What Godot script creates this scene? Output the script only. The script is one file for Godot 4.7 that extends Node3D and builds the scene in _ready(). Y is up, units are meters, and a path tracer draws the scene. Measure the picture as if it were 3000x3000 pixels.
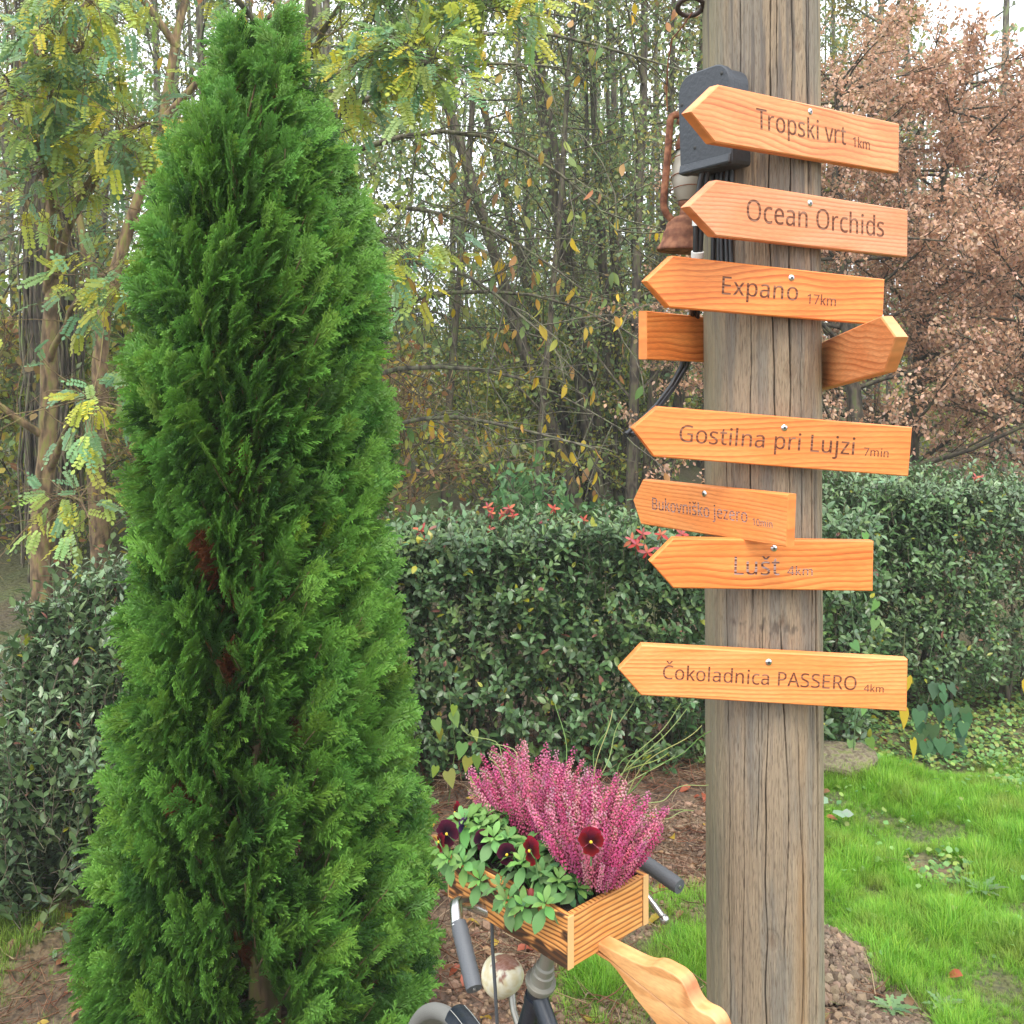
extends Node3D
# A carved signpost, a clipped conifer, a bicycle with a planter, hedges and an autumn wood.

# ------------------------------------------------------------------ mesh builder
class MB:
	var v := PackedVector3Array()
	var n := PackedVector3Array()
	var c := PackedColorArray()
	var uv := PackedVector2Array()
	var ix := PackedInt32Array()
	func vert(p: Vector3, nr := Vector3.UP, col := Color.WHITE, t := Vector2.ZERO) -> int:
		v.append(p); n.append(nr); c.append(col); uv.append(t)
		return v.size() - 1
	func tri(a: int, b: int, d: int) -> void:
		var g := (v[d] - v[a]).cross(v[b] - v[a])
		if g.dot(n[a] + n[b] + n[d]) < 0.0:
			ix.append(a); ix.append(d); ix.append(b)
		else:
			ix.append(a); ix.append(b); ix.append(d)
	func quad(a: int, b: int, d: int, e: int) -> void:
		tri(a, b, d); tri(a, d, e)
	func flat_tri(p: Vector3, q: Vector3, r: Vector3, col := Color.WHITE, out := Vector3.ZERO) -> void:
		var nr := (r - p).cross(q - p).normalized()
		if out != Vector3.ZERO and nr.dot(out) < 0.0:
			nr = -nr
		tri(vert(p, nr, col), vert(q, nr, col), vert(r, nr, col))
	func flat_quad(p: Vector3, q: Vector3, r: Vector3, s: Vector3, col := Color.WHITE, out := Vector3.ZERO, t := [Vector2.ZERO, Vector2.ZERO, Vector2.ZERO, Vector2.ZERO]) -> void:
		var nr := (r - p).cross(q - p).normalized()
		if out != Vector3.ZERO and nr.dot(out) < 0.0:
			nr = -nr
		quad(vert(p, nr, col, t[0]), vert(q, nr, col, t[1]), vert(r, nr, col, t[2]), vert(s, nr, col, t[3]))
	func tube(pts: Array, rad: Array, sides: int, col := Color.WHITE, caps := false, closed := false) -> void:
		var m := pts.size()
		var d0: Vector3 = (pts[1] - pts[0]).normalized()
		var side := d0.cross(Vector3.UP if absf(d0.y) < 0.9 else Vector3.RIGHT).normalized()
		var first := v.size()
		var along := 0.0
		for i in m:
			var d: Vector3
			if i == 0: d = pts[1] - pts[0]
			elif i == m - 1: d = pts[m - 1] - pts[m - 2]
			else: d = pts[i + 1] - pts[i - 1]
			d = d.normalized()
			side = (side - d * side.dot(d)).normalized()
			var up := d.cross(side)
			if i > 0: along += (pts[i] - pts[i - 1]).length()
			for k in sides + 1:
				var a := TAU * k / sides
				var o := side * cos(a) + up * sin(a)
				vert(pts[i] + o * rad[i], o, col, Vector2(float(k) / sides, along))
		var w := sides + 1
		for i in m - 1:
			for k in sides:
				var a := first + i * w + k
				quad(a, a + 1, a + w + 1, a + w)
		if caps:
			for e in [0, m - 1]:
				var d: Vector3 = (pts[0] - pts[1]).normalized() if e == 0 else (pts[m - 1] - pts[m - 2]).normalized()
				var ce := vert(pts[e], d, col)
				var ring := []
				for k in sides:
					ring.append(vert(v[first + e * w + k], d, col))
				for k in sides:
					tri(ce, ring[k], ring[(k + 1) % sides])
	func lathe(prof: Array, seg: int, xf := Transform3D.IDENTITY, col := Color.WHITE) -> void:
		var first := v.size()
		var m := prof.size()
		for i in m:
			var d: Vector2 = prof[min(i + 1, m - 1)] - prof[max(i - 1, 0)]
			var nn := Vector2(d.y, -d.x).normalized()
			for k in seg + 1:
				var a := TAU * k / seg
				vert(xf * Vector3(prof[i].x * cos(a), prof[i].y, prof[i].x * sin(a)), (xf.basis * Vector3(nn.x * cos(a), nn.y, nn.x * sin(a))).normalized(), col, Vector2(float(k) / seg, prof[i].y))
		var w := seg + 1
		for i in m - 1:
			for k in seg:
				var a := first + i * w + k
				quad(a, a + 1, a + w + 1, a + w)
	func box(ce: Vector3, sz: Vector3, ch := 0.0, col := Color.WHITE, xf := Transform3D.IDENTITY) -> void:
		# a box whose edges are cut by ch; u runs along x, v along y
		var h := sz * 0.5
		for ax in 3:
			for s in [-1.0, 1.0]:
				var u := (ax + 1) % 3
				var w := (ax + 2) % 3
				var q := []
				for k in [[-1, -1], [1, -1], [1, 1], [-1, 1]]:
					var p := Vector3.ZERO
					p[ax] = h[ax] * s
					p[u] = (h[u] - ch) * k[0]
					p[w] = (h[w] - ch) * k[1]
					q.append(p)
				var nr := Vector3.ZERO
				nr[ax] = s
				var t := []
				for p in q:
					t.append(Vector2(p.x if ax != 0 else p.z, p.y if ax != 1 else p.z))
				flat_quad(xf * (ce + q[0]), xf * (ce + q[1]), xf * (ce + q[2]), xf * (ce + q[3]), col, xf.basis * nr, t)
		if ch > 0.0:
			for ax in 3:
				var u := (ax + 1) % 3
				var w := (ax + 2) % 3
				for su in [-1.0, 1.0]:
					for sw in [-1.0, 1.0]:
						var q := []
						for k in [[-1, 0], [1, 0], [1, 1], [-1, 1]]:
							var p := Vector3.ZERO
							p[ax] = (h[ax] - ch) * k[0]
							p[u] = su * (h[u] - (ch if k[1] == 1 else 0.0))
							p[w] = sw * (h[w] - (0.0 if k[1] == 1 else ch))
							q.append(p)
						var nr := Vector3.ZERO
						nr[u] = su
						nr[w] = sw
						var t := []
						for p in q:
							t.append(Vector2(p.x, p.y))
						flat_quad(xf * (ce + q[0]), xf * (ce + q[1]), xf * (ce + q[2]), xf * (ce + q[3]), col, xf.basis * nr, t)
			for sx in [-1.0, 1.0]:
				for sy in [-1.0, 1.0]:
					for sz2 in [-1.0, 1.0]:
						var sg := Vector3(sx, sy, sz2)
						var a := Vector3(h.x, h.y - ch, h.z - ch) * sg
						var b := Vector3(h.x - ch, h.y, h.z - ch) * sg
						var d := Vector3(h.x - ch, h.y - ch, h.z) * sg
						flat_tri(xf * (ce + a), xf * (ce + b), xf * (ce + d), col, xf.basis * sg)
	func mesh(smooth := true) -> ArrayMesh:
		var a := []
		a.resize(Mesh.ARRAY_MAX)
		a[Mesh.ARRAY_VERTEX] = v
		if smooth: a[Mesh.ARRAY_NORMAL] = n
		a[Mesh.ARRAY_COLOR] = c
		a[Mesh.ARRAY_TEX_UV] = uv
		a[Mesh.ARRAY_INDEX] = ix
		var m := ArrayMesh.new()
		m.add_surface_from_arrays(Mesh.PRIMITIVE_TRIANGLES, a)
		return m

# ------------------------------------------------------------------ helpers
var rng := RandomNumberGenerator.new()
var tints := {}
const EYE := Vector3(0, 2, 0)

func rf(a: float, b: float) -> float:
	return rng.randf_range(a, b)

func rdir() -> Vector3:
	var z := rf(-1, 1)
	var a := rf(0, TAU)
	var r := sqrt(1.0 - z * z)
	return Vector3(r * cos(a), z, r * sin(a))

func pick(a: Array):
	return a[rng.randi() % a.size()]

func lin(r: float, g: float, b: float) -> Color:   # a linear base colour as the sRGB that albedo_color wants
	return Color(r, g, b).linear_to_srgb()

func vary(col: Color, amt: float) -> Color:
	var k := 1.0 + rf(-amt, amt)
	return Color(col.r * k * (1.0 + rf(-amt, amt) * 0.4), col.g * k, col.b * k * (1.0 + rf(-amt, amt) * 0.4))

func mat(col: Color, rough := 0.8, vc := false, metal := 0.0) -> StandardMaterial3D:
	var m := StandardMaterial3D.new()
	m.albedo_color = col
	m.roughness = rough
	m.metallic = metal
	m.vertex_color_use_as_albedo = vc
	m.cull_mode = BaseMaterial3D.CULL_DISABLED
	return m

func leafmat(rough: float, spec: float, through: float) -> StandardMaterial3D:
	var m := mat(Color.WHITE, rough, true)
	m.metallic_specular = spec
	if through > 0.0:
		m.backlight_enabled = true
		m.backlight = lin(through, through, through)
	return m

func tinted(base: StandardMaterial3D, col: Color) -> StandardMaterial3D:
	var q := Color(snappedf(sqrt(maxf(col.r, 0.0)), 0.06), snappedf(sqrt(maxf(col.g, 0.0)), 0.05), snappedf(sqrt(maxf(col.b, 0.0)), 0.06))
	var key := "%d %s" % [base.get_instance_id(), q]
	if not tints.has(key):
		var m: StandardMaterial3D = base.duplicate()
		m.albedo_color = lin(q.r * q.r, q.g * q.g, q.b * q.b)
		tints[key] = m
	return tints[key]

func thing(called: String, label: String, category: String, at := Vector3.ZERO, group := "") -> Node3D:
	var o := Node3D.new()
	o.name = called
	add_child(o, true)
	o.position = at
	o.set_meta("label", label)
	o.set_meta("category", category)
	if group: o.set_meta("group", group)
	return o

func part(called: String, m: Mesh, mt: Material, parent: Node, xf := Transform3D.IDENTITY) -> MeshInstance3D:
	var o := MeshInstance3D.new()
	o.name = called
	o.mesh = m
	o.material_override = mt
	o.transform = xf
	parent.add_child(o, true)
	return o

func struct(called: String, m: Mesh, mt: Material) -> MeshInstance3D:
	var o := part(called, m, mt, self)
	o.set_meta("kind", "structure")
	return o

func mass(called: String, m: Mesh, mt: Material, xfs: Array, cols: Array, parent: Node) -> MultiMeshInstance3D:
	if xfs.is_empty(): return null
	var mm := MultiMesh.new()
	mm.transform_format = MultiMesh.TRANSFORM_3D
	mm.use_colors = true
	mm.mesh = m
	mm.instance_count = xfs.size()
	for i in xfs.size():
		mm.set_instance_transform(i, xfs[i])
		mm.set_instance_color(i, cols[i])
	var o := MultiMeshInstance3D.new()
	o.name = called
	o.multimesh = mm
	o.material_override = mt
	o.set_meta("kind", "stuff")
	parent.add_child(o, true)
	return o

func in_view(p: Vector3) -> bool:
	var d := -p.z
	return d > 0.3 and absf(p.x) < 0.51 * d and p.y > 2.0 - 0.67 * d and p.y < 2.0 + 0.35 * d

# The leaves (or sprays) that show largest become parts of their own, the rest one mass per mesh.
func leaves(single: String, many: String, meshes: Array, mt: StandardMaterial3D, xfs: Array, cols: Array, parent: Node3D, most := 300) -> void:
	var order := []
	if most > 0:
		for i in xfs.size():
			var w: Vector3 = parent.transform * xfs[i].origin
			if in_view(w): order.append([w.distance_to(EYE) / xfs[i].basis.y.length() * (1.0 + 0.1 * absf(sin(i * 12.9))), i])
		order.sort()
		order = order.slice(0, most)
	var taken := {}
	for e in order:
		var i: int = e[1]
		taken[i] = true
		part(single, meshes[i % meshes.size()], tinted(mt, cols[i]), parent, xfs[i])
	var tx := []
	var tc := []
	for k in meshes.size():
		tx.append([])
		tc.append([])
	for i in xfs.size():
		if not taken.has(i):
			tx[i % meshes.size()].append(xfs[i])
			tc[i % meshes.size()].append(cols[i])
	for k in meshes.size():
		mass(many, meshes[k], mt, tx[k], tc[k], parent)

func frame(y: Vector3, z: Vector3, s := 1.0) -> Basis:   # y along the stalk, z the face
	y = y.normalized()
	var x := y.cross(z)
	if x.length() < 0.01: x = y.cross(Vector3(0.3, 0.2, 0.9))
	x = x.normalized()
	return Basis(x * s, y * s, x.cross(y) * s)

func noise(seed_: int, freq: float, oct := 3) -> FastNoiseLite:
	var f := FastNoiseLite.new()
	f.seed = seed_
	f.frequency = freq
	f.noise_type = FastNoiseLite.TYPE_SIMPLEX_SMOOTH
	f.fractal_octaves = oct
	return f

func ntex(seed_: int, freq: float, w := 256, h := 256, ramp: Gradient = null, oct := 4) -> NoiseTexture2D:
	var t := NoiseTexture2D.new()
	t.width = w
	t.height = h
	t.seamless = true
	t.noise = noise(seed_, freq, oct)
	if ramp: t.color_ramp = ramp
	return t

func ramp(a: Array) -> Gradient:
	var g := Gradient.new()
	var off := PackedFloat32Array()
	var col := PackedColorArray()
	for e in a:
		off.append(e[0])
		col.append(e[1])
	g.offsets = off
	g.colors = col
	return g

func bump(m: StandardMaterial3D, tex: Texture2D, cm: float) -> StandardMaterial3D:
	m.heightmap_enabled = true
	m.heightmap_texture = tex
	m.heightmap_scale = cm
	return m

# ------------------------------------------------------------------ leaf shapes (stalk at the origin, y along the leaf, z its face)
func leaf_mesh(wide: float, fold: float, droop: float, rows := 4, col_a := Color.WHITE, col_b := Color.WHITE, peak := 0.45, wave := 0.0) -> ArrayMesh:
	var b := MB.new()
	var prev := []
	for i in rows + 1:
		var t := float(i) / rows
		var w := wide * 0.5 * pow(sin(PI * pow(t, log(0.5) / log(peak))), 0.8) if i > 0 and i < rows else 0.0
		var z := -droop * t * t
		var col := col_a.lerp(col_b, t)
		var nz := Vector3(0, 2.0 * droop * t, 1).normalized()
		var wv := wave * (1.0 if i % 2 == 0 else -1.0)
		var cur := [b.vert(Vector3(-w, t, z + w * fold + wv), (nz + Vector3(fold, 0, 0)).normalized(), col), b.vert(Vector3(0, t, z), nz, col * 1.12), b.vert(Vector3(w, t, z + w * fold - wv), (nz - Vector3(fold, 0, 0)).normalized(), col)]
		if i > 0:
			if i == 1:
				b.tri(prev[1], cur[0], cur[1]); b.tri(prev[1], cur[1], cur[2])
			elif i == rows:
				b.tri(prev[0], prev[1], cur[1]); b.tri(prev[1], prev[2], cur[1])
			else:
				b.quad(prev[0], prev[1], cur[1], cur[0]); b.quad(prev[1], prev[2], cur[2], cur[1])
		prev = cur
	return b.mesh()

func heart_leaf() -> ArrayMesh:
	var b := MB.new()
	var ce := b.vert(Vector3(0, 0.12, -0.03), Vector3.BACK)
	var rim := []
	for p in [[0, 0.0, 0.0], [-0.22, -0.16, 0.02], [-0.40, -0.02, 0.04], [-0.40, 0.25, 0.05], [-0.22, 0.62, 0.02], [0, 1.0, -0.1], [0.22, 0.62, 0.02], [0.40, 0.25, 0.05], [0.40, -0.02, 0.04], [0.22, -0.16, 0.02]]:
		rim.append(b.vert(Vector3(p[0], p[1], p[2]), Vector3.BACK))
	var mid := b.vert(Vector3(0, 0.5, -0.05), Vector3.BACK, Color(1.1, 1.1, 1.1))
	for i in 10:
		b.tri(ce if i < 3 or i > 6 else mid, rim[i], rim[(i + 1) % 10])
	b.tri(ce, mid, rim[3]); b.tri(ce, mid, rim[7])
	return b.mesh()

func ribbon(b: MB, p: Vector3, q: Vector3, w0: float, w1: float, side: Vector3, nr: Vector3, c0: Color, c1: Color) -> void:
	var a := b.vert(p - side * w0, nr, c0)
	var e := b.vert(p + side * w0, nr, c0)
	var f := b.vert(q + side * w1, nr, c1)
	var g := b.vert(q - side * w1, nr, c1)
	b.quad(a, e, f, g)

# one flat feathered spray of a scale-leaved conifer, unit length
func spray_mesh() -> ArrayMesh:
	var b := MB.new()
	var curl := rf(0.15, 0.95)
	var bend := rf(-0.15, 0.15)
	var at := func(x: float, y: float) -> Vector3: return Vector3(x + bend * y * y, y, -curl * y * y - 0.35 * x * x)
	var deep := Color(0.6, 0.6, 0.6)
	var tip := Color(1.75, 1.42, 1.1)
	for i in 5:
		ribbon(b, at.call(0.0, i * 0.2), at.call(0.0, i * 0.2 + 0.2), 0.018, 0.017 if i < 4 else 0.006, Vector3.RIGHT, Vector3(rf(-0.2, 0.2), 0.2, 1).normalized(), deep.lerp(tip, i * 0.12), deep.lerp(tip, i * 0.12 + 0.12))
	var n := 11
	for i in n:
		var y := 0.06 + 0.84 * i / n
		var s := 1.0 if i % 2 == 0 else -1.0
		var le := (0.47 * (1.0 - y * 0.5)) * rf(0.8, 1.15)
		var an := rf(0.5, 0.8)
		var dx := sin(an) * s
		var dy := cos(an)
		var p0 := Vector2(0, y)
		var p1 := Vector2(dx * le, y + dy * le)
		var nr := Vector3(rf(-0.5, 0.5), rf(-0.3, 0.5), 1).normalized()
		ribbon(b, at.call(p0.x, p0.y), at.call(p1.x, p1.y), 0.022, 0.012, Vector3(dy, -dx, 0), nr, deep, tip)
		var k := 0.22
		var s2 := 1.0
		while k < 0.95:
			var q0 := p0.lerp(p1, k)
			var l2 := le * 0.42 * (1.1 - k * 0.6) * rf(0.75, 1.2)
			var a2 := an * s - s2 * rf(0.5, 0.75)
			var q1 := q0 + Vector2(sin(a2), cos(a2)) * l2
			var n2 := Vector3(rf(-0.6, 0.6), rf(-0.4, 0.6), 1).normalized()
			var e0: Vector3 = at.call(q0.x, q0.y)
			var e1: Vector3 = at.call(q1.x, q1.y)
			var wob := Vector3(0, 0, rf(-0.03, 0.03))
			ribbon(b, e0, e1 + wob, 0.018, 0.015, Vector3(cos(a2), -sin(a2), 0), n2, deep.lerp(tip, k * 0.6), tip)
			k += 0.135
			s2 = -s2
	return b.mesh()

# a pinnate leaf: a stalk with paired oval leaflets
func frond_mesh(pairs: int) -> ArrayMesh:
	var b := MB.new()
	var z := func(y: float) -> float: return -0.35 * y * y
	for i in 4:
		ribbon(b, Vector3(0, i * 0.24, z.call(i * 0.24)), Vector3(0, i * 0.24 + 0.24, z.call(i * 0.24 + 0.24)), 0.008, 0.007, Vector3.RIGHT, Vector3.BACK, Color(0.9, 1, 0.6), Color(0.9, 1, 0.6))
	for i in pairs * 2 + 1:
		var y := 0.2 + 0.76 * float(i / 2) / pairs
		var s := 1.0 if i % 2 == 0 else -1.0
		var d := Vector3(s, 0.28, rf(-0.35, 0.1)).normalized()
		if i == pairs * 2:
			d = Vector3(0, 1, -0.4).normalized()
			y = 0.96
		var o := Vector3(0, y, z.call(y)) + d * 0.015
		var side := d.cross(Vector3.BACK).normalized()
		var nr := side.cross(d).normalized()
		if nr.z < 0: nr = -nr
		var le := rf(0.17, 0.22)
		var w := le * 0.33
		var col := Color.WHITE * rf(0.85, 1.15)
		var k := [b.vert(o, nr, col), b.vert(o + d * le * 0.3 - side * w, nr, col), b.vert(o + d * le * 0.72 - side * w, nr, col), b.vert(o + d * le, nr, col), b.vert(o + d * le * 0.72 + side * w, nr, col), b.vert(o + d * le * 0.3 + side * w, nr, col)]
		b.tri(k[0], k[1], k[5]); b.quad(k[1], k[2], k[4], k[5]); b.tri(k[2], k[3], k[4])
	return b.mesh()

func tuft_mesh(blades: int, spread: float, bendy: float) -> ArrayMesh:
	var b := MB.new()
	for i in blades:
		var a := rf(0, TAU)
		var o := Vector3(cos(a), 0, sin(a)) * rf(0, spread)
		var out := Vector3(cos(a + rf(-0.9, 0.9)), 0, sin(a + rf(-0.9, 0.9)))
		var h := rf(0.55, 1.0)
		var w := rf(0.013, 0.022)
		var side := Vector3(-out.z, 0, out.x)
		var be := rf(0.1, 1.0) * bendy
		var p := o
		var col := Color.WHITE * rf(0.8, 1.2)
		for k in 3:
			var t := (k + 1) / 3.0
			var q := o + Vector3.UP * h * t * (1.0 - 0.25 * be * t) + out * be * h * t * t
			var nr := (side.cross(q - p)).normalized()
			if nr.y < 0: nr = -nr
			nr = (nr + Vector3.UP * 0.5).normalized()
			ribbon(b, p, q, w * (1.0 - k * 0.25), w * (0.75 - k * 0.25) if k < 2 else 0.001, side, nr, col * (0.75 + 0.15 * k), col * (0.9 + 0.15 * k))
			p = q
	return b.mesh()

func lump_mesh(jag: float) -> ArrayMesh:
	var b := MB.new()
	var g := (1.0 + sqrt(5.0)) / 2.0
	var p := []
	for q in [[-1, g, 0], [1, g, 0], [-1, -g, 0], [1, -g, 0], [0, -1, g], [0, 1, g], [0, -1, -g], [0, 1, -g], [g, 0, -1], [g, 0, 1], [-g, 0, -1], [-g, 0, 1]]:
		p.append(Vector3(q[0], q[1], q[2]).normalized() * (1.0 + rf(-jag, jag)))
	for f in [[0, 11, 5], [0, 5, 1], [0, 1, 7], [0, 7, 10], [0, 10, 11], [1, 5, 9], [5, 11, 4], [11, 10, 2], [10, 7, 6], [7, 1, 8], [3, 9, 4], [3, 4, 2], [3, 2, 6], [3, 6, 8], [3, 8, 9], [4, 9, 5], [2, 4, 11], [6, 2, 10], [8, 6, 7], [9, 8, 1]]:
		b.flat_tri(p[f[0]], p[f[1]], p[f[2]], Color.WHITE * rf(0.85, 1.15), p[f[0]] + p[f[1]] + p[f[2]])
	return b.mesh()

# ------------------------------------------------------------------ ground height and cover
var gn := noise(11, 0.9, 3)
var gn2 := noise(12, 6.0, 2)

func ground_y(x: float, z: float) -> float:
	var near := clampf(1.0 - (Vector2(x, z + 3.0).length() - 4.0) / 10.0, 0.15, 1.0)
	return (gn.get_noise_2d(x, z) * 0.035 + gn2.get_noise_2d(x, z) * 0.012) * near

func lawn(x: float, z: float) -> float:   # how thick the grass grows
	var d := -z
	var w := gn.get_noise_2d(x * 1.7 + 40.0, z * 1.7) * 0.5
	var k := 0.0
	if x > 0.1:
		var edge := 3.55 + 1.6 * smoothstep(0.75, 1.15, x) - 0.45 * smoothstep(1.4, 2.5, x)
		k = smoothstep(0.45, -0.25, d - edge + w * 0.7)
		k *= smoothstep(0.1, 0.5, x + w * 0.6)
		if x < 0.9: k *= 0.72 + w
	elif x < -0.95:
		k = 0.22 + w * 0.5
		k += 0.6 * smoothstep(-1.45, -1.8, x)
		k *= smoothstep(6.0, 4.5, d)
	for s in [[1.64, -3.94, 0.13], [1.08, -3.05, 0.2], [0.98, -3.34, 0.19]]:
		k *= smoothstep(0.75, 1.15, Vector2(x - s[0], (z - s[1]) * 0.9).length() / s[2] + w * 0.4)
	return clampf(k, 0.0, 1.0)

# ------------------------------------------------------------------ trees
func poly(p: Vector3, d: Vector3, le: float, segs: int, wob: float, pull: Vector3) -> Array:
	var a := [p]
	d = d.normalized()
	for i in segs:
		d = (d + rdir() * wob + pull / segs).normalized()
		p += d * le / segs
		a.append(p)
	return a

func radii(r0: float, r1: float, n: int) -> Array:
	var a := []
	for i in n: a.append(lerpf(r0, r1, float(i) / (n - 1)))
	return a

func along(a: Array, t: float) -> Vector3:
	var k := clampf(t, 0.0, 0.999) * (a.size() - 1)
	return a[int(k)].lerp(a[int(k) + 1], k - int(k))

# one woodland tree; returns its trunk mesh, branch mesh and where its leaves sit
func grow(o: Dictionary) -> Dictionary:
	var trunk := MB.new()
	var limbs := MB.new()
	var lx := []
	var h: float = o.h
	var stem := poly(Vector3(0, -0.15, 0), Vector3(o.get("lean", 0.0), 1, 0), h, 9, o.get("wob", 0.06), Vector3(0, 0.4, 0))
	var r0: float = o.r
	var rr := radii(r0, r0 * 0.25, stem.size())
	rr[0] = r0 * 1.35
	trunk.tube(stem, rr, 8)
	for i in int(o.n):
		var t = pow(rf(0, 1), o.get("low", 1.0)) * (1.0 - o.start) + o.start
		var p := along(stem, t)
		var az := rf(0, TAU)
		var el: float = rf(o.el0, o.el1)
		var d := Vector3(cos(az) * cos(el), sin(el), sin(az) * cos(el))
		var le: float = o.len * (1.0 - t * 0.55) * rf(0.6, 1.15)
		var br := poly(p, d, le, 5, 0.18, Vector3(0, o.get("pull", 0.2), 0))
		var r1: float = maxf(r0 * 0.34 * (1.0 - t * 0.6), 0.006)
		limbs.tube(br, radii(r1, 0.004, br.size()), 4)
		for j in int(o.sub):
			var u := rf(0.2, 1.0)
			var sd = ((br[5] - br[0]).normalized() + rdir() * 0.9 + Vector3(0, o.get("subup", 0.0), 0)).normalized()
			var sl: float = le * rf(0.22, 0.5) * (1.15 - u * 0.5)
			var tw := poly(along(br, u), sd, sl, 3, 0.25, Vector3(0, o.get("droop", -0.2), 0))
			limbs.tube(tw, radii(0.006, 0.002, 4), 3)
			for q in int(o.get("fine", 0)):
				var fd = ((tw[3] - tw[0]).normalized() + rdir() * 0.8).normalized()
				var f0 := along(tw, rf(0.2, 1.0))
				limbs.tube([f0, f0 + fd * sl * 0.3 + rdir() * 0.02, f0 + fd * sl * 0.55], [0.003, 0.0022, 0.0015], 3)
			for q in int(o.leaves):
				var lp = along(tw, rf(0.15, 1.0)) + rdir() * o.get("cloud", 0.06)
				var ld := (rdir() + Vector3(0, -0.5, 0)).normalized()
				var face := (rdir() + Vector3(0, o.get("flat", 0.6), 0)).normalized()
				lx.append(Transform3D(frame(ld, face, o.size * rf(0.65, 1.2)), lp))
	return {"trunk": trunk.mesh(), "limbs": limbs.mesh(), "lx": lx}

func tree(called: String, label: String, g: Dictionary, bark: Material, mesh_: Mesh, lm: Material, pal: Array, at: Vector3, group := "") -> Node3D:
	var t := thing(called, label, "tree", at, group)
	part("trunk", g.trunk, bark, t)
	var br := part("branches", g.limbs, bark, t)
	br.set_meta("kind", "stuff")
	var cols := []
	for x in g.lx: cols.append(vary(pick(pal), 0.25))
	mass("crown", mesh_, lm, g.lx, cols, t)
	return t

func again(src: Node3D, at: Vector3, turn: float, sc: float, label := "") -> Node3D:
	var c: Node3D = src.duplicate()
	c.name = String(src.name).rstrip("0123456789_")
	add_child(c, true)
	c.position = at
	c.rotation.y = turn
	c.scale = Vector3.ONE * sc
	if label: c.set_meta("label", label)
	return c

# ------------------------------------------------------------------ wood
func board_tex(seed_: int, rings: float, warp: float, light: Color, mid: Color, dark: Color, w := 1024, h := 192) -> ImageTexture:
	var im := Image.create(w, h, false, Image.FORMAT_RGB8)
	var a := noise(seed_, 1.0, 2)
	var b := noise(seed_ + 1, 1.0, 2)
	var f := noise(seed_ + 2, 1.0, 2)
	for y in h:
		for x in w:
			var u := float(x) / w
			var v := float(y) / h
			var q := v * rings + a.get_noise_2d(u * 1.6, v * 0.7) * warp + a.get_noise_2d(u * 9.0 + 7.0, v * 2.0) * warp * 0.09
			var t := q - floorf(q)
			var lt := pow(smoothstep(0.2, 0.9, t), 1.6) * (1.0 - smoothstep(0.93, 1.0, t))
			var s := 0.62 + 0.55 * b.get_noise_2d(floorf(q) * 3.7, u * 1.5)
			var col := light.lerp(mid, clampf(0.5 + b.get_noise_2d(u * 3.0, v * 2.0 + 9.0) * 1.2, 0.0, 1.0)).lerp(dark, lt * s)
			var k := 1.0 + f.get_noise_2d(u * 26.0, v * 70.0) * 0.10
			im.set_pixel(x, y, Color(col.r * k, col.g * k, col.b * k))
	im.generate_mipmaps()
	return ImageTexture.create_from_image(im)

func board_mesh(p: Array, t: float, ou: float, ov: float, dark_end := false) -> ArrayMesh:
	var b := MB.new()
	var ch := 0.0022
	var ce := Vector2.ZERO
	for q in p: ce += q / p.size()
	var ins := []
	for i in p.size():
		var e0: Vector2 = (p[i] - p[i - 1]).normalized()
		var e1: Vector2 = (p[(i + 1) % p.size()] - p[i]).normalized()
		var nn := (Vector2(-e0.y, e0.x) + Vector2(-e1.y, e1.x)).normalized()
		if nn.dot(ce - p[i]) < 0.0: nn = -nn
		ins.append(p[i] + nn * ch * 1.25)
	var h := t * 0.5
	for s in [1.0, -1.0]:
		var ids := []
		for q in ins: ids.append(b.vert(Vector3(q.x, q.y, h * s), Vector3(0, 0, s), Color.WHITE, Vector2(0.5 + (q.x + 0.06) / 0.72 * ou, 0.5 - (q.y - ce.y) / 0.135 * ov)))
		for i in range(1, ids.size() - 1): b.tri(ids[0], ids[i], ids[i + 1])
	for i in p.size():
		var j := (i + 1) % p.size()
		var e: Vector2 = (p[j] - p[i]).normalized()
		var out := Vector3(e.y, -e.x, 0)
		if out.dot(Vector3(p[i].x - ce.x, p[i].y - ce.y, 0)) < 0.0: out = -out
		var grain := absf(out.x) > 0.4
		var c2 := Color(1.0, 0.97, 0.95) if not grain else Color(1.02, 0.9, 0.84)
		var uvs := []
		for k in [[p[i], h], [p[j], h], [p[j], -h], [p[i], -h]]:
			if grain: uvs.append(Vector2(0.5 + k[1] * 0.6, 0.5 + (k[0].y - ce.y) * 1.2))
			else: uvs.append(Vector2(0.5 + (k[0].x + 0.06) / 0.72 * ou, 0.5 + k[1] / 0.135))
		var k1 := h - ch
		b.flat_quad(Vector3(p[i].x, p[i].y, k1), Vector3(p[j].x, p[j].y, k1), Vector3(p[j].x, p[j].y, -k1), Vector3(p[i].x, p[i].y, -k1), c2, out, uvs)
		for s in [1.0, -1.0]:
			b.flat_quad(Vector3(p[i].x, p[i].y, k1 * s), Vector3(p[j].x, p[j].y, k1 * s), Vector3(ins[j].x, ins[j].y, h * s), Vector3(ins[i].x, ins[i].y, h * s), c2, out + Vector3(0, 0, s), uvs)
	return b.mesh()

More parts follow.
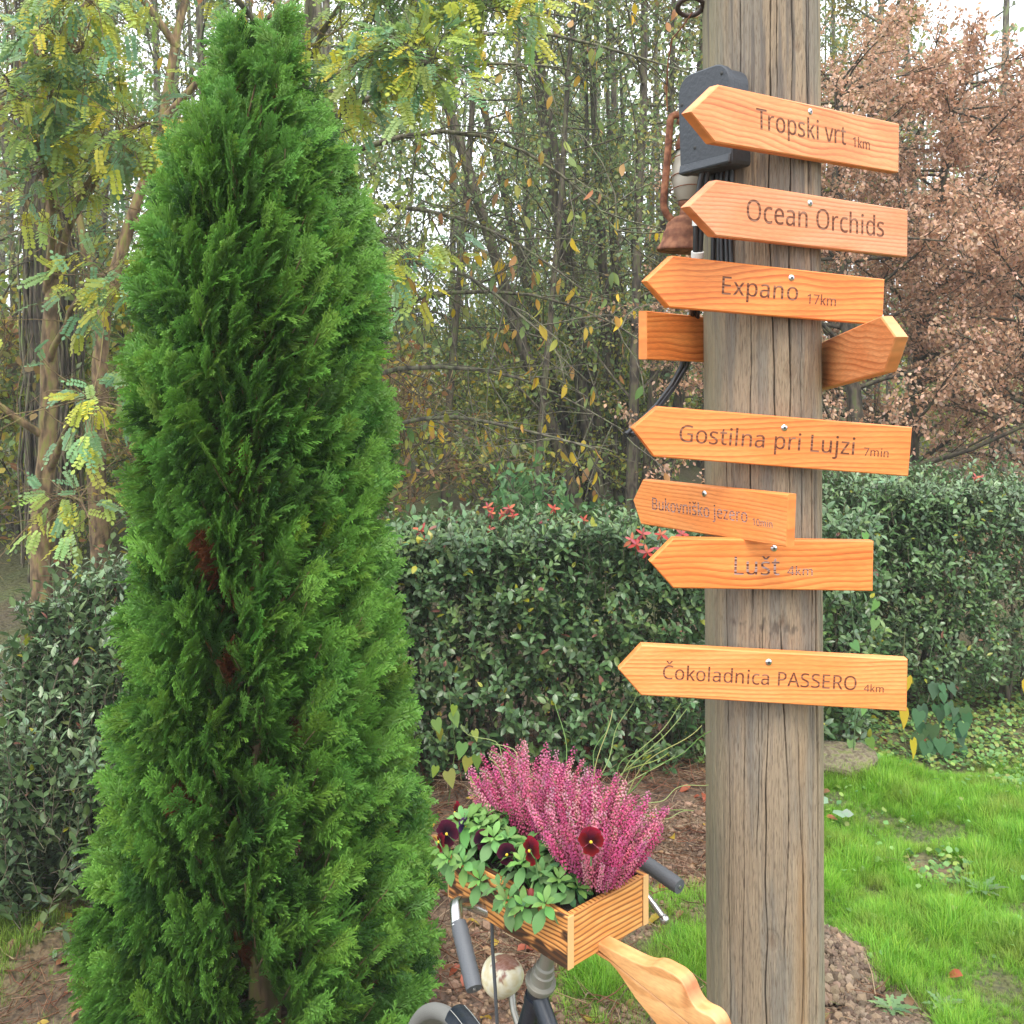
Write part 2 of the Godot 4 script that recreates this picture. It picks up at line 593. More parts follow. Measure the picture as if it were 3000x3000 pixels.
func round_box(w: float, h: float, rt: float, rb: float, d: float) -> ArrayMesh:
	var p := []
	for k in [[1, 1, rt, 0.0], [-1, 1, rt, PI / 2], [-1, -1, rb, PI], [1, -1, rb, PI * 1.5]]:
		var n: int = 10 if k[2] > 0.01 else 3
		for i in n:
			var a: float = k[3] + PI / 2 * i / (n - 1)
			p.append(Vector2(k[0] * (w * 0.5 - k[2]) + cos(a) * k[2], k[1] * (h * 0.5 - k[2]) + sin(a) * k[2]))
	return board_mesh(p, d, 1.0, 1.0)

func letters(txt: String, x0: float, y0: float, x1: float, y1: float, cap: float, z: float, mt: Material, parent: Node) -> void:
	var font := SystemFont.new()
	font.font_names = PackedStringArray(["Droid Sans"])
	var made := []
	for s in [txt, "E"]:
		var m := TextMesh.new()
		m.font = font
		m.text = s
		m.font_size = 64
		m.pixel_size = 0.01
		m.depth = 0.02
		m.curve_step = 2.0
		m.horizontal_alignment = HORIZONTAL_ALIGNMENT_LEFT
		made.append(m)
	var bb: AABB = made[0].get_aabb()
	var eb: AABB = made[1].get_aabb()
	var d := Vector2(x1 - x0, y1 - y0)
	var sx := d.length() / bb.size.x
	var sy := cap / eb.size.y
	sy = lerpf(sx, sy, 0.5)
	var ang := d.angle()
	var bs := Basis(Vector3.BACK, ang) * Basis.from_scale(Vector3(sx, sy, 0.05))
	var o := part("lettering", made[0], mt, parent)
	o.transform = Transform3D(bs, Vector3(x0, y0, z) - bs * Vector3(bb.position.x, eb.position.y, 0))

func screw(x: float, y: float, z: float, steel: Material, hole: Material, parent: Node) -> void:
	var b := MB.new()
	var xf := Transform3D(Basis(Vector3.RIGHT, PI / 2), Vector3(x, y, z))
	b.lathe([Vector2(0.0, 0.0025), Vector2(0.0028, 0.0024), Vector2(0.0062, 0.0014), Vector2(0.0068, -0.001)], 14, xf)
	var s := part("screw", b.mesh(), steel, parent)
	var q := MB.new()
	q.lathe([Vector2(0.0, 0.0006), Vector2(0.0027, 0.0003), Vector2(0.0028, 0.0)], 6, xf * Transform3D(Basis(), Vector3(0, 0.0024, 0)))
	part("socket", q.mesh(), hole, s)

const POLE := Vector3(0.541, 0, -2.2)
const POLE_R := 0.1265

func pole_mesh() -> ArrayMesh:
	var b := MB.new()
	var angs := []
	for i in 420: angs.append(-1.62 + 3.24 * i / 419.0)
	for i in range(1, 46): angs.append(1.62 + (TAU - 3.24) * i / 46.0)
	var n := angs.size()
	var n1 := noise(21, 1.0, 3)
	var n2 := noise(22, 1.0, 3)
	var n3 := noise(23, 1.0, 4)
	# cracks: angle, low, high, half width in radians, depth, wander
	var cr := []
	for k in [[0.84, -0.2, 1.75, 0.016, 0.012, 0.10], [0.70, 0.9, 3.6, 0.008, 0.006, 0.06], [0.12, 0.7, 1.55, 0.006, 0.006, 0.12], [-0.16, 0.5, 1.5, 0.005, 0.005, 0.10], [0.36, 0.2, 1.3, 0.006, 0.006, 0.1], [-0.55, 0.3, 1.35, 0.005, 0.004, 0.08],
			[-0.30, 0.9, 1.5, 0.004, 0.004, 0.08], [0.20, 1.45, 2.3, 0.009, 0.007, 0.12], [-0.42, 1.4, 2.2, 0.006, 0.006, 0.06], [-0.1, 1.75, 3.2, 0.006, 0.006, 0.1], [0.5, 1.5, 2.2, 0.006, 0.005, 0.08], [0.3, 2.15, 3.3, 0.008, 0.007, 0.07],
			[-0.62, 2.3, 3.3, 0.005, 0.004, 0.06], [0.62, 2.2, 3.4, 0.007, 0.006, 0.03], [0.05, 2.45, 3.4, 0.006, 0.006, 0.1], [-0.85, 0.2, 2.0, 0.005, 0.004, 0.06], [1.05, 0.3, 2.2, 0.007, 0.005, 0.05], [-0.28, 1.0, 2.0, 0.003, 0.003, 0.05], [0.44, 0.5, 1.2, 0.004, 0.003, 0.05], [0.56, 0.0, 1.0, 0.004, 0.004, 0.06]]:
		cr.append(k)
	var ys := []
	var y := -0.3
	while y < 3.2:
		ys.append(y)
		y += 0.012 if y < 0.5 or y > 2.8 else 0.005
	while y < 7.6:
		ys.append(y)
		y += 0.2
	var knots := [[0.235, 1.955, 0.016], [0.08, 1.447, 0.012], [-0.12, 0.80, 0.016], [-0.1, 1.35, 0.01], [0.4, 2.62, 0.012]]
	for yy in ys:
		var ca := []
		for k in cr:
			var on := smoothstep(k[1], k[1] + 0.15, yy) * smoothstep(k[2], k[2] - 0.2, yy)
			ca.append([k[0] + n1.get_noise_2d(yy * 0.8, k[0] * 50.0) * k[5] * 1.6 + n1.get_noise_2d(yy * 7.0, k[0] * 90.0) * 0.012, k[3] * 1.15 * (0.3 + on * clampf(0.95 + 1.5 * n1.get_noise_2d(yy * 2.2, k[0] * 31.0), 0.3, 2.0)), k[4] * on])
		var taper: float = POLE_R * 0.969
		for i in n:
			var a: float = angs[i]
			var aw := a
			var kd := 0.0
			var knot := 0.0
			for k in knots:
				var dx: float = (a - k[0]) * POLE_R
				var dy: float = yy - k[1]
				var d2 = sqrt(dx * dx + dy * dy * 0.5) / k[2]
				if d2 < 3.0:
					aw += 0.09 * dx / POLE_R * exp(-d2) * 5.0 * signf(1.0)
					if d2 < 1.0:
						knot = 1.0 - d2
						kd += 0.0016 * absf(sin(d2 * 9.0))
			var dep := kd
			var dark := 0.0
			for k in ca:
				var q: float = absf(aw - k[0])
				if q < k[1] * 2.0 and k[2] > 0.0:
					var e := 1.0 - smoothstep(0.2, 1.0, q / (k[1] * 1.4))
					dep += k[2] * e
					dark = maxf(dark, e * minf(1.0, k[2] * 200.0))
			var fib := n2.get_noise_2d(aw * 60.0, yy * 1.6)
			var fib2 := n2.get_noise_2d(aw * 190.0 + 9.0, yy * 5.0)
			dep += 0.0009 * fib2 + 0.0012 * fib
			var r := taper - dep + 0.0012 * n1.get_noise_2d(a * 3.0, yy * 2.0)
			var blot := n3.get_noise_2d(a * 2.4, yy * 1.7)
			var spk := n3.get_noise_2d(a * 40.0, yy * 28.0)
			var col := Color(0.285, 0.215, 0.145).lerp(Color(0.20, 0.172, 0.138), smoothstep(-0.2, 0.4, blot + 0.25 * smoothstep(2.2, 2.9, yy)))
			col = col.lerp(Color(0.33, 0.265, 0.185), clampf(fib * 0.7, 0.0, 0.6))
			col = col.lerp(Color(0.105, 0.08, 0.055), clampf(-fib * 0.8 - 0.1, 0.0, 0.5))
			col = col.lerp(Color(0.12, 0.085, 0.06), clampf((-spk - 0.17) * 3.2, 0.0, 0.8))
			col = col.lerp(Color(0.40, 0.33, 0.24), clampf((fib2 - 0.3) * 1.5, 0.0, 0.45))
			# greenish side, ochre streak low down, a dark smear between two signs, grey weathering high up
			col = col.lerp(Color(0.235, 0.215, 0.125), 0.5 * smoothstep(0.7, 1.3, absf(a)))
			col = col.lerp(Color(0.36, 0.20, 0.075), 0.65 * exp(-pow((a - 0.42) / 0.13, 2.0)) * (smoothstep(1.15, 0.8, yy) + 0.5 * smoothstep(0.2, 0.0, absf(yy - 1.2))) * clampf(0.75 + blot * 1.4, 0.0, 1.0))
			col = col.lerp(Color(0.085, 0.065, 0.05), 0.75 * smoothstep(0.1, 0.45, n3.get_noise_2d(a * 7.0 + 3.0, yy * 26.0) + 0.42 - absf(yy - 1.437) * 22.0 - absf(a + 0.02) * 0.55))
			col = col.lerp(Color(0.11, 0.095, 0.085), 0.75 * smoothstep(0.0, 0.35, n3.get_noise_2d(a * 6.0, yy * 1.3 + 30.0)) * (0.35 + 0.65 * smoothstep(1.7, 2.5, yy)))
			col = col.lerp(Color(0.17, 0.11, 0.07), knot * 0.6)
			col = col.lerp(Color(0.035, 0.026, 0.02), dark * 0.9)
			b.vert(Vector3(sin(a) * r, yy, cos(a) * r), Vector3(sin(a), 0, cos(a)), col, Vector2(a * POLE_R, yy))
	for i in ys.size() - 1:
		for k in n:
			var p := i * n + k
			var q := i * n + (k + 1) % n
			b.quad(p, q, q + n, p + n)
	# true normals from the relief
	var acc := PackedVector3Array()
	acc.resize(b.v.size())
	for i in range(0, b.ix.size(), 3):
		var g := (b.v[b.ix[i + 2]] - b.v[b.ix[i]]).cross(b.v[b.ix[i + 1]] - b.v[b.ix[i]])
		for k in 3: acc[b.ix[i + k]] += g
	for i in acc.size(): b.n[i] = acc[i].normalized()
	return b.mesh()

# ------------------------------------------------------------------ hedges
# pts: centre line of the hedge on the ground; returns the twigs of a clipped row of that width and height
func hedge(called: String, label: String, pts: Array, wide: float, high: float, low: float, count: int, size: float, lm: StandardMaterial3D, bark: Material, meshes: Array, pal: Array, most: int, round_end := false) -> Node3D:
	var ce := Vector3.ZERO
	for p in pts: ce += p / pts.size()
	var t := thing(called, label, "hedge", ce)
	var b := MB.new()
	var xs := []
	var cs := []
	var total := 0.0
	for i in pts.size() - 1: total += pts[i].distance_to(pts[i + 1])
	var wn := noise(hash(called) % 1000, 1.3, 2)
	for i in count:
		var s := rf(-0.03, 1.03)
		var c := along(pts, clampf(s, 0.0, 1.0))
		var d := (along(pts, minf(clampf(s, 0, 1) + 0.02, 1.0)) - along(pts, maxf(clampf(s, 0, 1) - 0.02, 0.0))).normalized()
		var side := Vector3(-d.z, 0, d.x)
		# a place on the rounded section: mostly front, top and back
		var a := rf(0, PI)
		var e := 0.30
		var ca := cos(a)
		var sa := sin(a)
		var px := signf(ca) * pow(absf(ca), e) * wide * 0.5
		var top := high * (lerpf(0.56, 1.0, smoothstep(-0.03, 0.6, s)) if round_end else 1.0)
		var py := low + (top - low) * (0.02 + 0.98 * pow(sa, 0.55)) if rng.randf() < 0.35 else low + (top - low) * rf(0.0, 1.0)
		if rng.randf() < 0.3:
			px = rf(-0.5, 0.5) * wide
			py = top
		var endk := 1.0
		if s < 0.06: endk = sqrt(clampf(1.0 - pow((0.06 - s) / 0.1, 2.0), 0.05, 1.0))
		if s > 0.94: endk = sqrt(clampf(1.0 - pow((s - 0.94) / 0.1, 2.0), 0.05, 1.0))
		px *= endk
		var wv := wn.get_noise_3d(c.x * 2.0, py * 2.5, px * 3.0)
		var o := c + side * (px * (1.0 + wv * 0.3)) + Vector3(0, py + wv * 0.09 * smoothstep(0.6, 1.0, py / top), 0)
		o += d * (s - clampf(s, 0, 1)) * total
		var out := (side * signf(px) * (1.0 if absf(px) > wide * 0.38 * endk else 0.25) + Vector3(0, 0.55 if py < top * 0.93 else 1.1, 0) + rdir() * 0.55).normalized()
		var le := rf(0.09, 0.2)
		var inn := rf(0.0, 0.15)
		if rng.randf() < 0.28: inn = rf(0.1, 0.3)
		o -= out * (le * 0.72 + inn)
		if py > top * 0.93 and rng.randf() < 0.16: o += Vector3(0, rf(0.02, 0.10), 0)
		var tw := poly(o, out, le, 3, 0.12, Vector3(0, 0.15, 0))
		b.tube([tw[0] - ce, tw[1] - ce, tw[2] - ce, tw[3] - ce], [0.0022, 0.0018, 0.0014, 0.001], 3, Color(0.9, 0.8, 0.7))
		var ax = (tw[3] - tw[0]).normalized()
		var base: Color = pick(pal)
		var roll := rf(0, TAU)
		var nl := int(le / 0.02)
		for k in nl:
			var u := 0.2 + 0.8 * (k / 2) / maxf(1.0, nl / 2.0)
			roll += PI if k % 2 == 1 else 1.57 + rf(-0.4, 0.4)
			var lat = ax.cross(Vector3(0.13, 0.4, 0.9)).normalized().rotated(ax, roll)
			var ld = (lat * rf(0.6, 1.0) + ax * rf(0.35, 0.9)).normalized()
			var face = (ax * 0.9 + Vector3(0, 0.7, 0) - lat * 0.3 + rdir() * 0.35).normalized()
			xs.append(Transform3D(frame(ld, face, size * rf(0.6, 1.15)), along(tw, minf(u, 0.99)) - ce))
			var col := vary(base, 0.28)
			if rng.randf() < 0.012: col = vary(Color(0.30, 0.30, 0.03), 0.25)
			if rng.randf() < 0.006: col = vary(Color(0.25, 0.11, 0.08), 0.25)
			cs.append(col)
	var br := part("twigs", b.mesh(), bark, t)
	br.set_meta("kind", "stuff")
	# stems standing in the ground
	var sm := int(total * 7.0)
	for i in sm:
		var s := (i + rf(0.1, 0.9)) / sm
		var c := along(pts, s) - ce
		var st := MB.new()
		for k in 3:
			var o := c + Vector3(rf(-0.08, 0.08), ground_y(c.x + ce.x, c.z + ce.z) - 0.05, rf(-0.1, 0.1))
			var p := poly(o, Vector3(rf(-0.3, 0.3), 1, rf(-0.3, 0.3)), high * rf(0.6, 0.8), 5, 0.15, Vector3.ZERO)
			st.tube(p, radii(rf(0.008, 0.017), 0.004, 6), 5)
		part("stem", st.mesh(), bark, t)
	leaves("leaf", "foliage", meshes, lm, xs, cs, t, most)
	return t

func _ready() -> void:
	rng.seed = 20240
	# ---------------------------------------------------------------- camera, sky, sun, exposure
	var cam := Camera3D.new()
	cam.name = "camera"
	add_child(cam)
	cam.position = EYE
	cam.keep_aspect = Camera3D.KEEP_HEIGHT
	cam.projection = Camera3D.PROJECTION_FRUSTUM
	cam.near = 0.05
	cam.far = 600.0
	cam.size = 0.05
	cam.frustum_offset = Vector2(0, -0.1584 * 0.05)
	cam.current = true
	var env := Environment.new()
	env.background_mode = Environment.BG_SKY
	var sky := Sky.new()
	var sm := ProceduralSkyMaterial.new()
	sm.sky_top_color = lin(0.88, 0.93, 0.98)
	sm.sky_horizon_color = lin(0.70, 0.735, 0.78)
	sm.sky_curve = 0.4
	sm.ground_horizon_color = lin(0.25, 0.24, 0.2)
	sm.ground_bottom_color = lin(0.10, 0.10, 0.07)
	sm.sun_angle_max = 1.0
	sky.sky_material = sm
	env.sky = sky
	env.tonemap_mode = Environment.TONE_MAPPER_LINEAR
	env.tonemap_exposure = 3.3
	env.fog_enabled = true
	env.fog_density = 0.0022
	env.fog_light_color = Color(0.90, 0.93, 0.95)
	env.sdfgi_enabled = true
	env.ssao_enabled = true
	env.ssil_enabled = true
	var we := WorldEnvironment.new()
	we.name = "world_environment"
	we.environment = env
	add_child(we)
	var sun := DirectionalLight3D.new()
	sun.name = "sun"
	sun.light_energy = 0.32
	sun.light_color = Color(1.0, 0.96, 0.9)
	sun.light_angular_distance = 25.0
	sun.sky_mode = DirectionalLight3D.SKY_MODE_LIGHT_ONLY
	sun.shadow_enabled = true
	sun.rotation_degrees = Vector3(-60, 6, 0)
	add_child(sun)

	# ---------------------------------------------------------------- ground
	var soil := bump(mat(Color.WHITE, 0.95, true), ntex(31, 0.03), 3.0)
	soil.uv1_triplanar = true
	soil.uv1_world_triplanar = true
	soil.uv1_scale = Vector3(1.6, 1.6, 1.6)
	soil.albedo_texture = ntex(32, 0.05, 512, 512, ramp([[0.0, Color(0.55, 0.55, 0.55)], [0.5, Color(0.9, 0.9, 0.9)], [1.0, Color(1, 1, 1)]]))
	var gx := []
	var gz := []
	for q in [-260.0, -120.0, -60.0, -35.0, -22.0, -14.0, -9.0, -6.0]: gx.append(q)
	var q0 := -4.5
	while q0 < 5.0:
		gx.append(q0)
		q0 += 0.045
	for q in [6.0, 9.0, 14.0, 22.0, 35.0, 60.0, 120.0, 260.0]: gx.append(q)
	for q in [60.0, 25.0, 12.0, 6.0, 3.0, 1.0, 0.0]: gz.append(q)
	q0 = -1.0
	while q0 > -7.0:
		gz.append(q0)
		q0 -= 0.045
	for q in [-8.0, -9.0, -10.5, -12.0, -15.0, -19.0, -25.0, -35.0, -60.0, -120.0, -300.0]: gz.append(q)
	var gb := MB.new()
	for z in gz:
		for x in gx:
			var w := gn.get_noise_2d(x * 2.0, z * 2.0)
			var w2 := gn2.get_noise_2d(x, z)
			var lv := lawn(x, z)
			var col := Color(0.14, 0.085, 0.055).lerp(Color(0.24, 0.165, 0.10), clampf(0.5 + w * 1.3 + w2 * 0.3, 0, 1))
			if z < -6.0: col = Color(0.11, 0.075, 0.045).lerp(Color(0.10, 0.12, 0.035), clampf(0.45 + w, 0, 1))
			col = col.lerp(Color(0.07, 0.10, 0.025), lv * 0.7)
			if x > 1.4 and z < -4.0 and z > -6: col = col.lerp(Color(0.11, 0.13, 0.045), 0.6)
			gb.vert(Vector3(x, ground_y(x, z), z), Vector3.UP, col)
	var gw := gx.size()
	for i in gz.size() - 1:
		for k in gw - 1:
			var p := i * gw + k
			gb.quad(p, p + 1, p + gw + 1, p + gw)
	struct("ground", gb.mesh(), soil)

	# ---------------------------------------------------------------- materials
	var leaf := leafmat(0.5, 0.5, 0.8)
	var gloss := leafmat(0.34, 0.53, 0.25)
	var needle := leafmat(0.5, 0.45, 0.6)
	var blade := leafmat(0.5, 0.4, 0.7)
	var petal := leafmat(0.6, 0.3, 0.6)
	var bark := bump(mat(lin(0.22, 0.195, 0.16), 0.95), ntex(41, 0.03), 1.0)
	bark.albedo_texture = ntex(42, 0.02, 256, 256, ramp([[0.25, Color(0.5, 0.5, 0.48)], [0.6, Color(0.9, 0.88, 0.84)], [0.8, Color(0.85, 1.0, 0.7)]]))
	bark.uv1_triplanar = true
	bark.uv1_scale = Vector3(3.0, 0.8, 3.0)
	var tan_bark: StandardMaterial3D = bark.duplicate()
	tan_bark.albedo_color = lin(0.33, 0.225, 0.14)
	var dark_bark: StandardMaterial3D = bark.duplicate()
	dark_bark.albedo_color = lin(0.165, 0.135, 0.112)
	var grey_bark: StandardMaterial3D = bark.duplicate()
	grey_bark.albedo_color = lin(0.24, 0.22, 0.19)
	var oval := leaf_mesh(0.62, 0.15, 0.12, 3)
	var long_leaf := leaf_mesh(0.42, 0.2, 0.25, 4)

	build_wood(leaf, bark, tan_bark, dark_bark, grey_bark, oval, long_leaf)
	build_hedges(gloss, dark_bark)
	build_conifer(needle, tan_bark)
	build_pole_and_signs()
	build_bicycle()
	build_planter(leaf, petal, blade)
	build_lawn(blade, leaf, gloss)

# ------------------------------------------------------------------ the wood behind
func build_wood(leaf: Material, bark: Material, tan_bark: Material, dark_bark: Material, grey_bark: Material, oval: Mesh, long_leaf: Mesh) -> void:
	var greens := [Color(0.17, 0.26, 0.09), Color(0.22, 0.31, 0.12), Color(0.13, 0.20, 0.09), Color(0.27, 0.33, 0.11), Color(0.33, 0.30, 0.07)]
	var mixed := [Color(0.15, 0.18, 0.05), Color(0.30, 0.24, 0.03), Color(0.22, 0.15, 0.05), Color(0.12, 0.16, 0.06)]
	# slender trunks
	var protos := []
	for i in 6:
		var g := grow({"h": rf(11, 14), "r": rf(0.04, 0.07), "n": 30, "start": 0.10, "low": 0.9, "el0": 0.1, "el1": 0.9, "len": 2.6, "sub": 5, "leaves": 52 if i % 3 != 2 else 22, "fine": 2, "size": 0.06, "wob": 0.05, "lean": rf(-0.08, 0.08), "droop": -0.1, "cloud": 0.2})
		protos.append(g)
	var spots := []
	var made := []
	# x, depth, turn
	for i in 52:
		var d := 10.5 + 15.0 * pow(float(i) / 52.0, 1.15) + rf(-0.6, 0.6)
		var lo := -0.56
		var hi := 0.56
		var u := fposmod(i * 0.618034 + rf(-0.05, 0.05), 1.0)
		var x := lerpf(lo, hi, u) * d
		if x > 0.30 * d and (d < 15.5 or x > 0.36 * d): continue
		spots.append(Vector3(x, 0, -d))
	var n := 0
	for s in spots:
		var k := n % 6
		if n < 6:
			var t := tree("slender_tree", "slender grey trunked tree with thin branches and small green leaves in the wood", protos[k], bark if k % 2 == 0 else dark_bark, oval, leaf, greens if k < 4 else mixed, s, "slender trees of the wood behind the hedge")
			t.rotation.y = rf(0, TAU)
			made.append(t)
		else:
			again(made[k], s, rf(0, TAU), rf(0.8, 1.25))
		n += 1
	# a clump of stems that fan out from one foot, right of the middle
	var fan := thing("fan_of_stems", "clump of dark stems fanning out from one foot in mid wood", "tree", Vector3(1.55, 0, -13.0))
	var fb := MB.new()
	var fl := []
	var fc := []
	for k in 9:
		var a := lerpf(-0.32, 0.16, k / 8.0)
		var st := MB.new()
		var p := poly(Vector3(a * 2.2, -0.1, rf(-0.5, 0.5)), Vector3(a, 1, rf(-0.08, 0.08)), rf(7, 10), 9, 0.05, Vector3(-a * 0.25, 0, 0))
		st.tube(p, radii(rf(0.06, 0.10), 0.02, 10), 8)
		part("trunk", st.mesh(), dark_bark, fan)
		for j in 22:
			var br := poly(along(p, rf(0.12, 1.0)), rdir() + Vector3(0, 0.5, 0), rf(0.5, 1.7), 4, 0.25, Vector3.ZERO)
			fb.tube(br, radii(0.014, 0.003, 5), 3)
			for m in 26:
				fl.append(Transform3D(frame(rdir() + Vector3.DOWN * 0.5, rdir() + Vector3.UP * 0.6, rf(0.04, 0.085)), along(br, rf(0.2, 1.0)) + rdir() * 0.15))
				fc.append(vary(pick(greens), 0.25))
	part("branches", fb.mesh(), dark_bark, fan).set_meta("kind", "stuff")
	mass("crown", oval, leaf, fl, fc, fan)

	# brown-leaved trees on the right
	var browns := [Color(0.56, 0.34, 0.215), Color(0.66, 0.44, 0.30), Color(0.49, 0.285, 0.175), Color(0.63, 0.42, 0.31), Color(0.42, 0.25, 0.15)]
	var bg := grow({"h": 5.0, "r": 0.10, "n": 74, "start": 0.12, "low": 1.0, "el0": -0.1, "el1": 0.65, "len": 2.7, "sub": 10, "leaves": 46, "size": 0.046, "wob": 0.07, "droop": -0.25, "pull": 0.1, "cloud": 0.07, "flat": 0.9, "subup": -0.1})
	var bg2 := grow({"h": 3.9, "r": 0.09, "n": 66, "start": 0.1, "low": 1.0, "el0": -0.1, "el1": 0.6, "len": 2.5, "sub": 10, "leaves": 46, "size": 0.046, "wob": 0.09, "droop": -0.25, "pull": 0.1, "cloud": 0.07, "flat": 0.9})
	var b1 := tree("brown_leaved_tree", "tall tree full of dry brown leaves just right of the post", bg, dark_bark, oval, leaf, browns, Vector3(3.35, 0, -9.9), "trees with dry brown leaves")
	var b2 := tree("brown_leaved_tree", "dry brown leaved tree at the right edge, behind the dark hedge", bg2, dark_bark, oval, leaf, browns, Vector3(5.0, 0, -9.6), "trees with dry brown leaves")
	again(b1, Vector3(6.6, 0, -13.0), 2.0, 1.0, "dry brown leaved tree in the second row, below the grey snag")
	again(b1, Vector3(4.35, 0, -11.2), 4.0, 1.02, "dry brown leaved tree in the second row, between two nearer brown ones")

	# bare tops against the sky at the right
	var tg := grow({"h": 10.5, "r": 0.09, "n": 40, "start": 0.35, "el0": 0.2, "el1": 1.0, "len": 2.0, "sub": 6, "leaves": 5, "fine": 3, "size": 0.07, "wob": 0.05, "droop": 0.0, "cloud": 0.1})
	tree("bare_tree", "nearly bare thin tree rising above the brown trees into the sky", tg, grey_bark, oval, leaf, [Color(0.16, 0.17, 0.07), Color(0.25, 0.2, 0.09)], Vector3(6.0, 0, -15.5))
	var yg := grow({"h": 10.0, "r": 0.1, "n": 42, "start": 0.3, "el0": 0.3, "el1": 1.0, "len": 1.7, "sub": 7, "leaves": 26, "size": 0.075, "wob": 0.04, "droop": -0.5, "cloud": 0.12})
	tree("yellow_tree", "yellow green tree top showing right beside the post's top", yg, grey_bark, oval, leaf, [Color(0.30, 0.26, 0.05), Color(0.22, 0.23, 0.06), Color(0.36, 0.26, 0.04)], Vector3(4.9, 0, -15.0))
	var snag := thing("bare_snag", "bare grey tree stem standing against the sky near the right corner", "tree", Vector3(6.62, 0, -14.0))
	var sb := MB.new()
	sb.tube(poly(Vector3(0, -0.1, 0), Vector3(-0.01, 1, 0), 7.6, 10, 0.02, Vector3.ZERO), radii(0.11, 0.035, 11), 8)
	part("trunk", sb.mesh(), grey_bark, snag)
	for k in 9:
		var tb := MB.new()
		tb.tube(poly(Vector3(-0.03, 3.6 + k * 0.42, 0), Vector3(rf(-1, 1), 0.6, rf(-1, 1)), rf(0.25, 0.7), 3, 0.2, Vector3.ZERO), radii(0.016, 0.006, 4), 4)
		part("branch", tb.mesh(), grey_bark, snag)

	# a yellow-leaved tree whose limbs arch to the right behind the conifer
	var yt := thing("arching_tree", "tree arching to the right behind the conifer with scattered yellow orange leaves", "tree", Vector3(-1.3, 0, -7.2))
	var yb := MB.new()
	var ytw := MB.new()
	var stem := [Vector3(0, -0.1, 0), Vector3(0.03, 1.2, 0), Vector3(0.0, 2.4, 0.05), Vector3(-0.05, 3.6, 0), Vector3(-0.1, 5.2, 0)]
	yb.tube(stem, [0.09, 0.075, 0.06, 0.045, 0.03], 8)
	part("trunk", yb.mesh(), bark, yt)
	var ylx := []
	var ylc := []
	var yel := [Color(0.60, 0.42, 0.03), Color(0.50, 0.28, 0.05), Color(0.34, 0.36, 0.07), Color(0.20, 0.28, 0.08), Color(0.18, 0.26, 0.08), Color(0.40, 0.20, 0.08)]
	var limbs := []
	for L in [[2.9, 0.35, 0.45, 2.0, -1.5], [3.3, 0.5, 0.3, 2.4, -1.4], [2.1, 0.3, -0.1, 2.4, -0.9], [1.7, 0.25, 0.2, 2.2, -1.0], [3.9, 0.6, 0.2, 2.6, -0.9], [4.5, 0.7, -0.2, 2.4, -0.8], [2.5, 0.4, 0.8, 1.9, -1.4], [3.6, 0.9, 0.5, 1.7, -0.6], [1.3, 0.3, 0.5, 2.0, -0.8], [4.2, -0.6, 0.4, 1.8, -0.6]]:
		var p := poly(Vector3(0, L[0], 0), Vector3(signf(L[1]), 0.62, L[2] * 0.6), L[3], 8, 0.10, Vector3(0.2, L[4], 0))
		var lb := MB.new()
		lb.tube(p, radii(0.024, 0.005, 9), 6)
		part("limb", lb.mesh(), bark, yt)
		limbs.append(p)
	for p in limbs:
		for j in 26:
			var tw := poly(along(p, rf(0.2, 1.0)), rdir() * 0.8 + Vector3(0.4, -0.15, 0), rf(0.3, 1.0), 4, 0.28, Vector3(0, -0.4, 0))
			ytw.tube(tw, radii(0.006, 0.002, 5), 3)
			for f in 3:
				var fo := along(tw, rf(0.2, 1.0))
				ytw.tube([fo, fo + (rdir() + Vector3(0.2, -0.2, 0)) * rf(0.1, 0.3)], [0.003, 0.0015], 3)
			for m in 5:
				if rng.randf() < 0.36:
					ylx.append(Transform3D(frame(Vector3(rf(-0.6, 0.6), -1, rf(-0.6, 0.6)), rdir(), rf(0.06, 0.12)), along(tw, rf(0.2, 1.0))))
					ylc.append(vary(pick(yel), 0.25))
	part("twigs", ytw.mesh(), bark, yt).set_meta("kind", "stuff")
	leaves("leaf", "foliage", [long_leaf], leaf, ylx, ylc, yt, 150)

	# robinias on the left, with feathered leaves
	var fronds := [frond_mesh(7), frond_mesh(9), frond_mesh(6)]
	var rob := [Color(0.19, 0.35, 0.18), Color(0.24, 0.40, 0.19), Color(0.29, 0.42, 0.15)]
	var roby := [Color(0.60, 0.55, 0.05), Color(0.52, 0.54, 0.08), Color(0.34, 0.45, 0.11), Color(0.42, 0.52, 0.11)]
